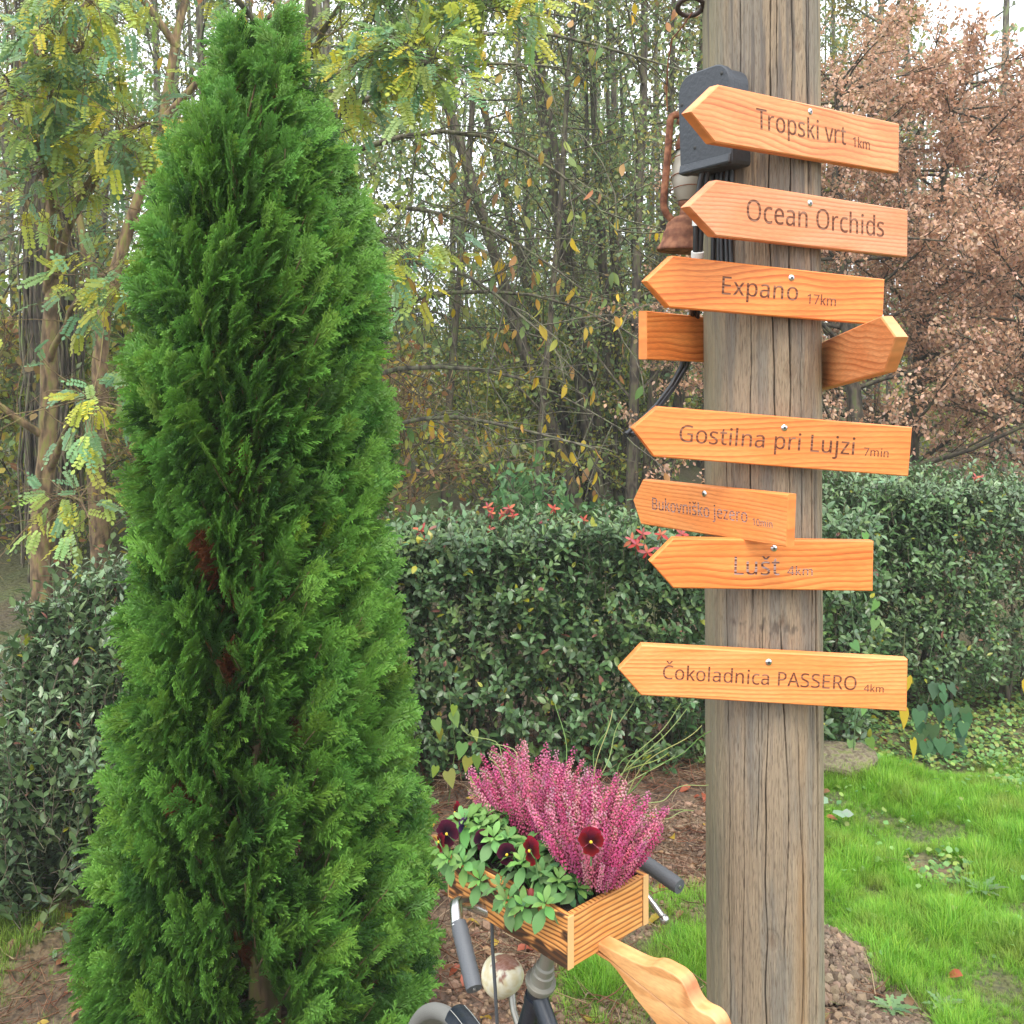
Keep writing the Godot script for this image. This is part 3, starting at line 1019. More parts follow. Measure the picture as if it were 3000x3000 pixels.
	robinia(Vector3(-3.22, 0, -6.9), "tan trunked robinia forking at the left edge with feathered leaves", 0.062, [Vector3(0.02, 0, 0), Vector3(0.08, 1.3, 0), Vector3(0.14, 2.7, 0), Vector3(0.02, 4.1, 0), Vector3(-0.2, 5.6, 0)],
		[[[0.14, 2.6, 0], [0.5, 3.15, 0.1], [1.3, 3.5, 0.5], [2.2, 3.9, 0.8]], [[0.14, 2.7, 0], [-0.2, 3.4, 0.2], [-0.4, 4.2, 0.4], [-0.5, 5.0, 0.5]], [[0.05, 3.6, 0], [0.6, 4.2, 0.5], [1.6, 4.5, 1.0], [2.6, 4.5, 1.4]], [[0.1, 1.2, 0], [0.5, 1.6, 0.5], [0.7, 1.75, 0.9], [0.9, 1.7, 1.2]], [[0.1, 1.9, 0], [0.45, 2.3, 0.4], [0.8, 2.45, 0.8], [1.1, 2.3, 1.0]], [[0.1, 0.7, 0], [0.3, 1.0, 0.3], [0.5, 1.1, 0.6], [0.7, 1.0, 0.8]], [[0.1, 1.4, 0], [-0.3, 1.8, 0.4], [-0.5, 1.9, 0.8], [-0.6, 1.8, 1.1]], [[0.1, 3.2, 0], [0.4, 3.7, 0.7], [0.7, 3.9, 1.2], [1.0, 3.9, 1.6]], [[0.14, 2.7, 0], [0.35, 3.2, 0.4], [0.5, 3.6, 0.7], [0.75, 3.75, 1.0]], [[0.14, 2.5, 0], [0.5, 3.0, 0.4], [0.9, 3.3, 0.8], [1.3, 3.3, 1.0]], [[0.1, 2.4, 0], [0.3, 2.9, 0.4], [0.35, 3.3, 0.8], [0.3, 3.6, 1.1]]],
		[80, 60, 90, 24, 40, 18, 26, 60, 100, 100, 70], tan_bark, leaf, fronds, rob, roby, 0.5)
	robinia(Vector3(-3.3, 0, -8.2), "second tan robinia trunk, leaning, right of the vine wrapped one", 0.07, [Vector3(0, 0, 0), Vector3(-0.02, 1.4, 0), Vector3(0.06, 2.4, 0.05), Vector3(0.45, 3.6, 0), Vector3(0.8, 5.4, 0)],
		[[[0.05, 2.4, 0], [-0.15, 3.2, 0.1], [-0.1, 4.2, 0], [0.2, 5.4, 0]], [[0.2, 2.9, 0], [0.9, 3.5, 0.2], [1.6, 3.8, 0.3], [2.4, 3.8, 0.4]], [[0.5, 3.8, 0], [1.4, 4.6, 0.2], [2.4, 5.0, 0.6], [3.4, 5.1, 0.9]], [[0.6, 4.4, 0], [0.2, 5.0, 0.4], [-0.3, 5.3, 0.8], [-0.8, 5.2, 1.2]]],
		[60, 70, 120, 90], tan_bark, leaf, fronds, rob, roby, 0.68)
	robinia(Vector3(-1.25, 0, -6.3), "robinia behind the conifer whose feathered yellow green leaves hang over its right side", 0.05, [Vector3(0, 0, 0), Vector3(0.02, 1.5, 0), Vector3(-0.05, 3.0, 0), Vector3(0.0, 4.2, 0), Vector3(0.1, 5.4, 0)],
		[[[0, 3.4, 0], [0.4, 4.0, 0.2], [0.9, 4.1, 0.4], [1.25, 3.9, 0.5]], [[0, 3.0, 0], [0.3, 3.5, 0.3], [0.6, 3.7, 0.6], [0.85, 3.5, 0.8]], [[0.0, 3.8, 0], [0.5, 4.4, 0.4], [0.9, 4.5, 0.6], [1.2, 4.4, 0.7]], [[-0.05, 1.9, 0], [0.25, 2.5, 0.1], [0.5, 2.7, 0.3], [0.68, 2.5, 0.4]], [[0, 3.6, 0], [-0.4, 4.1, 0.4], [-0.6, 4.2, 0.8], [-0.9, 4.0, 1.0]]],
		[150, 130, 110, 44, 40], bark, leaf, fronds, rob, roby, 0.66)
	# the thick trunk wrapped in bare vines
	var vt := thing("vine_wrapped_tree", "thick dark trunk wrapped in bare hanging vine stems at the left edge", "tree", Vector3(-4.0, 0, -8.9))
	var vb := MB.new()
	var vs := [Vector3(0, -0.1, 0), Vector3(0, 1.5, 0), Vector3(-0.05, 3.0, 0), Vector3(-0.15, 4.6, 0), Vector3(-0.2, 7.0, 0), Vector3(-0.3, 9.0, 0)]
	vb.tube(vs, [0.15, 0.13, 0.12, 0.11, 0.08, 0.04], 10)
	part("trunk", vb.mesh(), dark_bark, vt)
	for k in 46:
		var b := MB.new()
		var a := rf(0, TAU)
		var pts := []
		var rr := []
		var y := rf(-0.1, 0.8)
		var top := rf(2.6, 6.5)
		while y < top:
			var c := along(vs, clampf(y / 9.0, 0, 1))
			c.y = y
			var r := 0.17 + rf(0.0, 0.05) + maxf(0.0, sin(y * 0.8 + k)) * 0.06
			pts.append(c + Vector3(cos(a) * r, 0, sin(a) * r))
			rr.append(rf(0.008, 0.013))
			a += rf(-0.25, 0.25)
			y += 0.28
		b.tube(pts, rr, 5)
		part("vine", b.mesh(), dark_bark if k % 3 else bark, vt)
	var vg := grow({"h": 9.0, "r": 0.02, "n": 40, "start": 0.2, "el0": -0.3, "el1": 0.7, "len": 2.2, "sub": 6, "leaves": 8, "fine": 3, "size": 0.075, "wob": 0.01, "droop": -0.2, "cloud": 0.1})
	part("branches", vg.limbs, dark_bark, vt).set_meta("kind", "stuff")
	var vc := []
	for x in vg.lx: vc.append(vary(pick(mixed), 0.25))
	mass("crown", oval, leaf, vg.lx, vc, vt)

	# understorey shrubs
	var under := [Color(0.34, 0.38, 0.06), Color(0.24, 0.32, 0.08), Color(0.42, 0.36, 0.06), Color(0.17, 0.25, 0.08)]
	var sg := grow({"h": 2.4, "r": 0.03, "n": 34, "start": 0.05, "el0": 0.0, "el1": 1.1, "len": 1.5, "sub": 7, "leaves": 15, "fine": 1, "size": 0.075, "wob": 0.15, "droop": -0.1, "cloud": 0.15})
	var sg2 := grow({"h": 1.9, "r": 0.03, "n": 30, "start": 0.05, "el0": 0.0, "el1": 1.1, "len": 1.4, "sub": 8, "leaves": 2, "fine": 4, "size": 0.07, "wob": 0.15, "droop": -0.1, "cloud": 0.15})
	var s0 := tree("understorey_shrub", "yellow green shrub growing low between the trunks of the wood", sg, dark_bark, oval, leaf, under, Vector3(-0.2, 0, -12.5), "shrubs under the trees of the wood")
	var s1 := tree("twiggy_shrub", "tangle of bare brown shrub twigs with few yellow leaves under the trees", sg2, tan_bark, oval, leaf, [Color(0.42, 0.3, 0.03), Color(0.3, 0.14, 0.06), Color(0.2, 0.2, 0.05)], Vector3(-1.2, 0, -8.2), "bare twiggy shrubs under the trees")
	for q in [[-2.2, -11.5], [1.6, -14.5], [3.2, -17.5], [-4.2, -13.5], [-6.0, -15.0], [0.6, -17.0], [-1.5, -17], [4.0, -18], [7.5, -17], [-4.4, -10.2], [-3.3, -10.9], [-5.6, -12.2], [-6.6, -11.4], [-2.4, -9.6], [0.9, -13.2], [2.2, -16.5], [-0.6, -15.5], [1.2, -19], [-3.0, -15.2], [-5.2, -10.8], [-7.5, -18], [2.4, -19.5], [-9, -21], [0.2, -22], [5, -23], [9, -21]]:
		var c := again(s0, Vector3(q[0], 0, q[1]), rf(0, TAU), rf(0.8, 1.35))
	for q in [[-0.9, -9.6], [-1.8, -9.0], [-4.9, -9.4], [-2.6, -7.6]]:
		again(s1, Vector3(q[0], 0, q[1]), rf(0, TAU), rf(0.8, 1.4))
	# low bright green plants just beyond the hedge, in the middle
	var lg := grow({"h": 1.2, "r": 0.015, "n": 22, "start": 0.1, "el0": 0.1, "el1": 1.1, "len": 0.8, "sub": 6, "leaves": 12, "size": 0.07, "wob": 0.15, "droop": 0.0, "cloud": 0.1})
	tree("green_bush", "fresh green bush just beyond the hedge, left of the post", lg, bark, long_leaf, leaf, [Color(0.10, 0.22, 0.08), Color(0.14, 0.26, 0.09)], Vector3(0.15, 0, -6.6))
	# the far wood reads as one mass
	var far := Node3D.new()
	far.name = "distant_woods"
	add_child(far)
	far.set_meta("kind", "stuff")
	far.set_meta("label", "far off trees of the wood closing the view between the trunks")
	far.set_meta("category", "woods")
	var ft := MB.new()
	var fx := []
	var fcol := []
	for i in 150:
		var d := rf(27, 46)
		var x := rf(-0.75, 0.75) * d
		var h := rf(9, 13)
		ft.tube(poly(Vector3(x, -0.1, -d), Vector3(rf(-0.06, 0.06), 1, 0), h, 5, 0.04, Vector3.ZERO), radii(rf(0.08, 0.16), 0.03, 6), 5)
		for k in 210:
			var y := h * (1.0 - 0.85 * pow(rng.randf(), 1.4))
			fx.append(Transform3D(frame(rdir(), rdir(), rf(0.14, 0.3)), Vector3(x, y, -d) + Vector3(rf(-1, 1), 0, rf(-1, 1)) * 2.0))
			fcol.append(vary(pick(greens if i % 3 else mixed), 0.3))
		for k in 130:
			fx.append(Transform3D(frame(rdir(), rdir(), rf(0.14, 0.32)), Vector3(x + rf(-2.5, 2.5), rf(0.1, 3.0), -d + rf(-2, 2))))
			fcol.append(vary(pick(under), 0.3))
	part("trunks", ft.mesh(), dark_bark, far).set_meta("kind", "stuff")
	mass("foliage", oval, leaf, fx, fcol, far)

func robinia(at: Vector3, label: String, r: float, stem: Array, limbs: Array, counts: Array, bark: Material, lm: StandardMaterial3D, fronds: Array, rob: Array, roby: Array, yellow: float) -> void:
	var t := thing("robinia", label, "tree", at, "robinias with feathered leaves")
	var b := MB.new()
	var pts := []
	for i in 17:
		var p := along(stem, i / 16.0)
		pts.append(p + Vector3(sin(i * 1.7), 0, cos(i * 2.3)) * 0.012)
	pts[0].y -= 0.15
	b.tube(pts, radii(r * 1.2, r * 0.35, 17), 10)
	part("trunk", b.mesh(), bark, t)
	var tw := MB.new()
	var xs := []
	var cs := []
	for i in limbs.size():
		var lb := MB.new()
		var cp := []
		var cv := Curve3D.new()
		for q in limbs[i]: cv.add_point(Vector3(q[0], q[1], q[2]))
		for k in 4:
			var tan_ := (cv.get_point_position(mini(k + 1, 3)) - cv.get_point_position(maxi(k - 1, 0))) * 0.22
			cv.set_point_in(k, -tan_)
			cv.set_point_out(k, tan_)
		for k in 9: cp.append(cv.sample_baked(cv.get_baked_length() * k / 8.0) + rdir() * 0.025)
		lb.tube(cp, radii(r * 0.45, 0.006, 9), 6)
		part("limb", lb.mesh(), bark, t)
		for k in 14:
			var p := poly(along(cp, rf(0.15, 1.0)), rdir() + Vector3(0, 0.1, 0), rf(0.3, 0.8), 3, 0.3, Vector3(0, -0.2, 0))
			tw.tube(p, radii(0.005, 0.0015, 4), 3)
		for k in int(counts[i]):
			var u := 0.25 + 0.75 * sqrt(rng.randf())
			var o := along(cp, u)
			var p := poly(o, rdir() * 0.8 + Vector3(0, 0.05, 0.2), rf(0.12, 0.45), 3, 0.3, Vector3(0, -0.4, 0))
			tw.tube(p, radii(0.004, 0.0015, 4), 3)
			var yl := rng.randf() < yellow
			for m in 3:
				var d = (p[3] - p[2]).normalized() + rdir() * 0.9 + Vector3(0, -0.1, 0)
				xs.append(Transform3D(frame(d, Vector3(rf(-0.5, 0.5), 0.8, 0.6 + rf(-0.4, 0.4)), rf(0.10, 0.175)), along(p, rf(0.5, 1.0))))
				cs.append(vary(pick(roby if yl else rob), 0.2))
	part("twigs", tw.mesh(), bark, t).set_meta("kind", "stuff")
	leaves("feathered_leaf", "foliage", fronds, lm, xs, cs, t, 300)

# ------------------------------------------------------------------ hedges
func build_hedges(gloss: StandardMaterial3D, bark: Material) -> void:
	var lv := [leaf_mesh(0.46, 0.22, 0.12, 4), leaf_mesh(0.52, 0.15, 0.2, 4), leaf_mesh(0.42, 0.28, 0.05, 4)]
	var pal := [Color(0.086, 0.162, 0.058), Color(0.108, 0.190, 0.074), Color(0.071, 0.140, 0.051), Color(0.130, 0.202, 0.062), Color(0.108, 0.174, 0.078)]
	var pal3 := [Color(0.130, 0.202, 0.094), Color(0.108, 0.179, 0.074), Color(0.151, 0.224, 0.101), Color(0.146, 0.213, 0.117)]
	var pal2 := [Color(0.103, 0.185, 0.070), Color(0.086, 0.162, 0.055), Color(0.124, 0.202, 0.070), Color(0.130, 0.196, 0.094)]
	hedge("clipped_hedge", "clipped dark green hedge between the conifer and the post", [Vector3(-1.5, 0, -4.75), Vector3(-0.4, 0, -5.02), Vector3(0.6, 0, -5.08), Vector3(1.75, 0, -5.35)], 0.75, 1.15, 0.06, 7600, 0.049, gloss, bark, lv, pal, 300)
	hedge("dark_hedge", "dark clipped hedge right of the post with bare stems at its foot", [Vector3(1.75, 0, -5.75), Vector3(2.6, 0, -5.85), Vector3(4.6, 0, -6.0)], 0.85, 1.27, 0.24, 7200, 0.040, gloss, bark, lv, pal2, 300)
	hedge("rounded_hedge_end", "rounded hedge end with grey green leaves left of the conifer", [Vector3(-1.50, 0, -3.50), Vector3(-1.42, 0, -3.9), Vector3(-1.15, 0, -4.7)], 1.0, 1.09, 0.02, 5000, 0.048, gloss, bark, lv, pal3, 300, true)
	# red creeper leaves lying on the hedge tops
	var red := leafmat(0.5, 0.4, 0.4)
	var lm := leaf_mesh(0.36, 0.15, 0.2, 4)
	var reds := [Color(0.42, 0.05, 0.04), Color(0.36, 0.07, 0.08), Color(0.45, 0.12, 0.06)]
	for c in [[Vector3(0.66, 1.13, -4.62), 7, 0.07, 0.12, "red five fingered creeper trailing from the hedge beside the post"], [Vector3(0.12, 1.19, -5.0), 9, 0.05, 0.3, "pink red creeper leaves strewn along the middle of the hedge top"], [Vector3(-0.40, 1.13, -4.8), 2, 0.06, 0.03, "single bright red creeper spray on the hedge near the conifer"], [Vector3(2.55, 1.30, -5.6), 2, 0.05, 0.05, "small red creeper spray on top of the dark right hedge"]]:
		var t := thing("red_creeper", c[4], "creeper", c[0], "red creeper in the hedge tops")
		for k in c[1]:
			var o := Vector3(rf(-c[3], c[3]), rf(-0.06, 0.05), rf(-0.06, 0.06))
			var up := (Vector3(rf(-0.4, 0.4), 0.7, 1.0)).normalized()
			var st := MB.new()
			st.tube([o + Vector3(0, -0.06, -0.04), o], [0.0015, 0.0012], 4, Color(1, 1, 1))
			part("stalk", st.mesh(), tinted(red, Color(0.3, 0.06, 0.05)), t)
			var r0 := rf(0, TAU)
			for f in 5:
				var d := Vector3.RIGHT.rotated(Vector3.BACK, r0 + f * 1.15) + Vector3(0, 0, -0.2)
				part("leaf", lm, tinted(red, vary(pick(reds), 0.2)), t, Transform3D(frame(d, up, c[2] * rf(0.45, 0.8)), o))

# ------------------------------------------------------------------ the conifer
func conifer_r(h: float) -> float:   # half width at a height
	var p := [[0.0, 0.425], [0.12, 0.44], [0.38, 0.46], [0.62, 0.42], [0.85, 0.385], [1.2, 0.35], [1.5, 0.32], [1.8, 0.325], [2.1, 0.32], [2.4, 0.278], [2.55, 0.24], [2.7, 0.195], [2.82, 0.14], [2.93, 0.075], [3.02, 0.04]]
	for i in p.size() - 1:
		if h <= p[i + 1][0]:
			return lerpf(p[i][1], p[i + 1][1], clampf((h - p[i][0]) / (p[i + 1][0] - p[i][0]), 0, 1))
	return 0.02

func build_conifer(needle: StandardMaterial3D, bark: Material) -> void:
	var t := thing("conifer", "tall clipped green conifer with feathery sprays left of the post", "tree", Vector3(-0.70, 0, -2.9))
	var tb := MB.new()
	tb.tube([Vector3(0, -0.1, 0), Vector3(0, 0.9, 0), Vector3(-0.02, 1.8, 0), Vector3(-0.03, 2.7, 0)], [0.05, 0.035, 0.02, 0.008], 8)
	part("trunk", tb.mesh(), bark, t)
	var kinds := []
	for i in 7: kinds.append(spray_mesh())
	var xs := []
	var cs := []
	var lim := MB.new()
	var cn := noise(77, 2.1, 2)
	var n := 1400
	var h := 0.0
	var i := 0
	var areas := []
	var tot := 0.0
	for k in 151:
		tot += conifer_r(k * 0.02) + 0.05
		areas.append(tot)
	while i < n:
		var want := (i + 0.5) / n * tot
		var lo := areas.bsearch(want)
		h = 0.02 * lo + rf(-0.03, 0.03)
		var az := i * 2.399963 + rf(-0.25, 0.25)
		i += 1
		var R := conifer_r(h) * 1.035 + 0.012
		R *= (1.0 - 0.15 * pow(rng.randf(), 1.5)) * (1.0 - 0.15 * smoothstep(0.1, 0.5, cn.get_noise_3d(cos(az) * 1.1, h * 2.6, sin(az) * 1.1)))
		var ax := Vector3(0, 0, 0)
		ax.x = lerpf(0.0, -0.014, clampf((h - 0.8) / 1.8, 0, 1))
		if h > 2.6:
			var s := -0.058 if i % 2 == 0 else 0.058
			ax.x += s * smoothstep(2.6, 2.95, h)
			R *= lerpf(1.0, 0.55, smoothstep(2.6, 2.95, h))
		var dirh := Vector3(cos(az), 0, sin(az))
		var tip := ax + dirh * R + Vector3(0, h, 0)
		var rise := lerpf(1.15, 2.0, smoothstep(1.8, 2.9, h))
		var bd := (dirh + Vector3(0, rise, 0) + rdir() * 0.25).normalized()
		var le := minf(0.24, R * 1.1 + 0.07)
		tip.y += 0.05 - 0.115 * smoothstep(1.6, 2.9, h)
		var o := tip - bd * le
		var tang := dirh.cross(Vector3.UP).normalized()
		var rollp := rf(-0.9, 0.9)
		var nrm := (tang.rotated(bd, rollp)).normalized()
		lim.tube([o, o + bd * le * 0.55, tip - bd * 0.03], [0.004, 0.003, 0.0015], 3)
		var hue := rng.randf()
		var base := Color(0.105, 0.275, 0.050).lerp(Color(0.175, 0.38, 0.062), hue)
		if hue < 0.12: base = Color(0.045, 0.125, 0.024)
		var brown := (h < 2.1 and rng.randf() < 0.006) or (h > 1.15 and h < 1.75 and absf(az - floorf(az / TAU) * TAU - 1.9) < 0.3 and rng.randf() < 0.09)
		var ns := 14
		for k in ns:
			var u := lerpf(0.25, 1.0, float(k) / (ns - 1))
			var s := 1.0 if k % 2 == 0 else -1.0
			var sp := bd.cross(nrm).normalized() * s
			var d := (bd * rf(0.8, 1.0) + sp * lerpf(0.95, 0.2, u) * rf(0.6, 1.2) + dirh * 0.35 + rdir() * 0.2).normalized()
			var sc := lerpf(0.075, 0.125, rng.randf()) * (1.0 if h < 2.6 else 0.85)
			var p := o + bd * le * u - d * sc * 0.55 + rdir() * 0.008
			var fz := (nrm + rdir() * 0.28).normalized()
			xs.append(Transform3D(frame(d, fz, sc), p))
			var col := vary(base, 0.16)
			col = col.lerp(Color(0.17, 0.29, 0.03), clampf(rf(-0.9, 0.55), 0, 1))
			if u < 0.45 and rng.randf() < 0.10: col = Color(0.20, 0.10, 0.045)
			if brown and u < 0.75: col = vary(Color(0.26, 0.085, 0.035), 0.2)
			cs.append(col)
	part("branches", lim.mesh(), bark, t).set_meta("kind", "stuff")
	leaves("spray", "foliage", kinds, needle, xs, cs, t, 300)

# ------------------------------------------------------------------ post and signs
func build_pole_and_signs() -> void:
	var wood := bump(mat(Color.WHITE, 0.88, true), ntex(51, 0.04), 0.25)
	wood.uv1_triplanar = true
	wood.uv1_scale = Vector3(14, 1.2, 14)
	var pole := thing("wooden_post", "thick weathered grey brown wooden post with long cracks that carries the signs", "post", POLE)
	pole.rotation.z = 0.00445
	pole.position.x += 0.0047
	part("shaft", pole_mesh(), wood, pole)
	var steel := mat(lin(0.62, 0.62, 0.62), 0.28, false, 1.0)
	var hole := mat(lin(0.03, 0.03, 0.03), 0.7)
	var tex := [board_tex(61, 13.0, 1.0, Color(0.93, 0.64, 0.38), Color(0.91, 0.58, 0.31), Color(0.77, 0.43, 0.19)),
		board_tex(71, 12.0, 1.5, Color(0.93, 0.64, 0.37), Color(0.90, 0.57, 0.30), Color(0.75, 0.41, 0.17)),
		board_tex(81, 16.0, 0.8, Color(0.93, 0.66, 0.42), Color(0.91, 0.60, 0.34), Color(0.79, 0.47, 0.24)),
		board_tex(85, 11.0, 2.2, Color(0.93, 0.63, 0.36), Color(0.90, 0.57, 0.30), Color(0.75, 0.41, 0.17))]
	var bm := []
	for k in 4:
		for tint in [Color(0.965, 0.895, 0.82), Color(0.935, 0.93, 1.03)]:
			var m := mat(tint, 0.55, true)
			m.albedo_texture = tex[k]
			m.clearcoat_enabled = true
			m.clearcoat = 0.12
			m.clearcoat_roughness = 0.3
			bm.append(m)
	var burn := mat(Color.WHITE, 0.8)
	burn.albedo_texture = ntex(91, 0.012, 64, 256, ramp([[0.35, Color(0.33, 0.17, 0.09)], [0.5, Color(0.42, 0.23, 0.14)], [0.6, Color(0.50, 0.31, 0.21)], [0.78, Color(0.56, 0.40, 0.32)]]), 2)
	burn.uv1_triplanar = true
	burn.uv1_scale = Vector3(0.6, 5.0, 1.0)
	var pale: StandardMaterial3D = burn.duplicate()
	pale.albedo_texture = ntex(92, 0.012, 64, 256, ramp([[0.35, Color(0.36, 0.19, 0.12)], [0.5, Color(0.44, 0.28, 0.21)], [0.6, Color(0.64, 0.53, 0.50)], [0.78, Color(0.70, 0.60, 0.58)]]), 2)
	var t := 0.024
	var h := t * 0.5
	var yaws := [38.0, 33.0, 17.0, 4.0, -55.0, 1.0, -2.0]
	var pts := [
		[Vector2(-0.3993, 2.4267), Vector2(-0.323, 2.4876), Vector2(0.2753, 2.4969), Vector2(0.2732, 2.3892), Vector2(-0.3328, 2.3803)],
		[Vector2(-0.3572, 2.2632), Vector2(-0.2861, 2.3182), Vector2(0.2837, 2.3044), Vector2(0.2825, 2.2017), Vector2(-0.2884, 2.2132)],
		[Vector2(-0.3449, 2.1315), Vector2(-0.2886, 2.1812), Vector2(0.1923, 2.1457), Vector2(0.1872, 2.051), Vector2(-0.2961, 2.0815)],
		[Vector2(-0.3147, 1.8448), Vector2(-0.2633, 1.8876), Vector2(0.2577, 1.8435), Vector2(0.2492, 1.7445), Vector2(-0.2704, 1.7875)],
		[Vector2(-0.2505, 1.6594), Vector2(-0.2181, 1.7095), Vector2(0.1938, 1.7236), Vector2(0.1891, 1.6228), Vector2(-0.2239, 1.6091)],
		[Vector2(-0.2686, 1.577), Vector2(-0.2216, 1.6237), Vector2(0.1813, 1.6161), Vector2(0.1796, 1.5163), Vector2(-0.2216, 1.5239)],
		[Vector2(-0.3216, 1.3569), Vector2(-0.2756, 1.4064), Vector2(0.2531, 1.3829), Vector2(0.251, 1.2797), Vector2(-0.2763, 1.3052)]]
	var words := [
		[["Tropski vrt", -0.2150, 2.4215, 0.0755, 2.4250, 0.034], ["1km", 0.1002, 2.4242, 0.1615, 2.4255, 0.018]],
		[["Ocean Orchids", -0.2080, 2.2475, 0.2016, 2.2405, 0.038]],
		[["Expano", -0.1836, 2.1088, -0.0138, 2.0985, 0.032], ["17km", 0.0077, 2.0925, 0.0743, 2.0882, 0.0195]],
		[["Gostilna pri Lujzi", -0.2207, 1.8175, 0.1365, 1.7890, 0.033], ["7min", 0.1559, 1.7870, 0.2071, 1.7830, 0.0165]],
		[["Bukovniško jezero", -0.1852, 1.6470, 0.0907, 1.6560, 0.028], ["10min", 0.1044, 1.6530, 0.1545, 1.6545, 0.014]],
		[["Lušt", -0.0994, 1.5510, -0.0089, 1.5492, 0.034], ["4km", 0.007, 1.5490, 0.0579, 1.5480, 0.0165]],
		[["Čokoladnica PASSERO", -0.2332, 1.3390, 0.1511, 1.3205, 0.0275], ["4km", 0.1661, 1.3185, 0.2051, 1.3168, 0.0125]]]
	var screws := [Vector2(-0.0468, 2.4772), Vector2(-0.0298, 2.2945), Vector2(-0.0279, 2.1437), Vector2(-0.0068, 1.8439), Vector2(-0.0273, 1.6999), Vector2(-0.0196, 1.6029), Vector2(-0.022, 1.3747)]
	var names := ["pinkish wooden arrow sign reading Tropski vrt 1km, topmost on the post", "pinkish wooden arrow sign reading Ocean Orchids, second from the top", "orange wooden arrow sign reading Expano 17km, with a wavy grain", "long orange wooden arrow sign reading Gostilna pri Lujzi 7min", "wooden arrow sign reading Bukovniško jezero 10min, turned so its cut end shows", "short wooden arrow sign reading Lušt 4km below the turned sign", "lowest wooden arrow sign, reading Čokoladnica PASSERO 4km"]
	var look := [3, 5, 2, 0, 4, 2, 4]
	for i in 7:
		var a := deg_to_rad(yaws[i])
		var n := Vector3(sin(a), 0, cos(a))
		var s := thing("arrow_sign", names[i], "sign", POLE + n * (POLE_R + h + 0.001), "wooden arrow signs on the post")
		s.rotation.y = a
		var own: StandardMaterial3D = bm[look[i]].duplicate()
		own.albedo_color = [Color(0.945, 0.915, 0.97), Color(0.91, 0.885, 1.0), Color(0.96, 0.85, 0.73), Color(0.97, 0.89, 0.80), Color(0.985, 0.90, 0.80), Color(0.96, 0.87, 0.76), Color(0.99, 0.925, 0.86)][i]
		part("board", board_mesh(pts[i], t, 1.0 if i % 2 == 0 else -1.0, 1.0 if i % 4 < 2 else -1.0), own, s)
		for w in words[i]: letters(w[0], w[1], w[2], w[3], w[4], w[5], h, pale if i == 4 or i == 5 else burn, s)
		screw(screws[i].x, screws[i].y, h, steel, hole, s)
	# two boards fixed behind and beside the post
	var a1 := deg_to_rad(40.0)
	var n1 := Vector3(sin(a1), 0, cos(a1))
	var s1 := thing("blank_sign_end", "square cut wooden sign end sticking out left behind the post", "sign", POLE - n1 * (POLE_R + h))
	s1.rotation.y = a1
	part("board", board_mesh([Vector2(-0.232, 2.082), Vector2(0.18, 2.064), Vector2(0.18, 1.964), Vector2(-0.232, 1.980)], t, -1.0, 1.0), bm[2], s1)
	var s2 := thing("side_arrow_sign", "blank faced wooden arrow pointing forward from the right side of the post", "sign", POLE + Vector3(POLE_R + h, 0, 0))
	s2.rotation.y = deg_to_rad(90.0)
	part("board", board_mesh([Vector2(-0.4168, 2.0225), Vector2(-0.3441, 2.0612), Vector2(0.16, 1.998), Vector2(0.16, 1.898), Vector2(-0.3617, 1.9607)], t, 1.0, -1.0), bm[3], s2)
	# y along the arrow runs towards the viewer: the board's own x points away
	# junction box
	var plastic := bump(mat(lin(0.035, 0.04, 0.05), 0.5), ntex(95, 0.05), 0.06)
	plastic.uv1_triplanar = true
	plastic.uv1_scale = Vector3(6, 6, 6)
	var a2 := deg_to_rad(-55.0)
	var n2 := Vector3(sin(a2), 0, cos(a2))
	var jb := thing("junction_box", "black plastic cable box on the post behind the topmost sign", "cable box", POLE + n2 * (POLE_R + 0.024) + Vector3(0.006, 2.468, 0))
	jb.rotation = Vector3(0, a2, 0.04)
	part("housing", round_box(0.138, 0.200, 0.034, 0.008, 0.044), plastic, jb)
	var b := MB.new()
	var lid := part("lid", round_box(0.146, 0.208, 0.040, 0.008, 0.016), plastic, jb, Transform3D(Basis(), Vector3(0, 0.002, 0.0305)))
	part("lip", round_box(0.142, 0.020, 0.002, 0.004, 0.008), plastic, lid, Transform3D(Basis(Vector3.RIGHT, -0.25), Vector3(0, -0.092, 0.010)))
	for q in [[0.052, 0.082], [-0.062, 0.045], [-0.028, -0.052]]:
		b = MB.new()
		b.lathe([Vector2(0, 0.002), Vector2(0.003, 0.0018), Vector2(0.0042, 0)], 10, Transform3D(Basis(Vector3.RIGHT, PI / 2), Vector3(q[0], q[1], 0.008)))
		part("screw", b.mesh(), hole, lid)
	b = MB.new()
	b.box(Vector3(-0.074, 0.035, 0.0), Vector3(0.014, 0.02, 0.02), 0.004)
	part("latch", b.mesh(), plastic, jb)
	# cables
	var rubber := mat(lin(0.022, 0.022, 0.025), 0.35)
	var white := mat(lin(0.7, 0.7, 0.68), 0.5)
	var ca := thing("hanging_cable", "black cable hanging down behind the signs and ending left of the post", "cable")
	var way := []
	for q in [[1340, 300, 2.11], [1328, 330, 2.12], [1322, 370, 2.125], [1318, 421, 2.13], [1316, 480, 2.135], [1313, 540, 2.16], [1310, 590, 2.24], [1304, 640, 2.36], [1290, 692, 2.40], [1268, 730, 2.38], [1241, 766, 2.34], [1213, 795, 2.3], [1186, 821, 2.25]]:
		way.append(Vector3((q[0] - 966) / 1932.0 * q[2], 2.0 - (q[1] - 660) / 1932.0 * q[2], -q[2]))
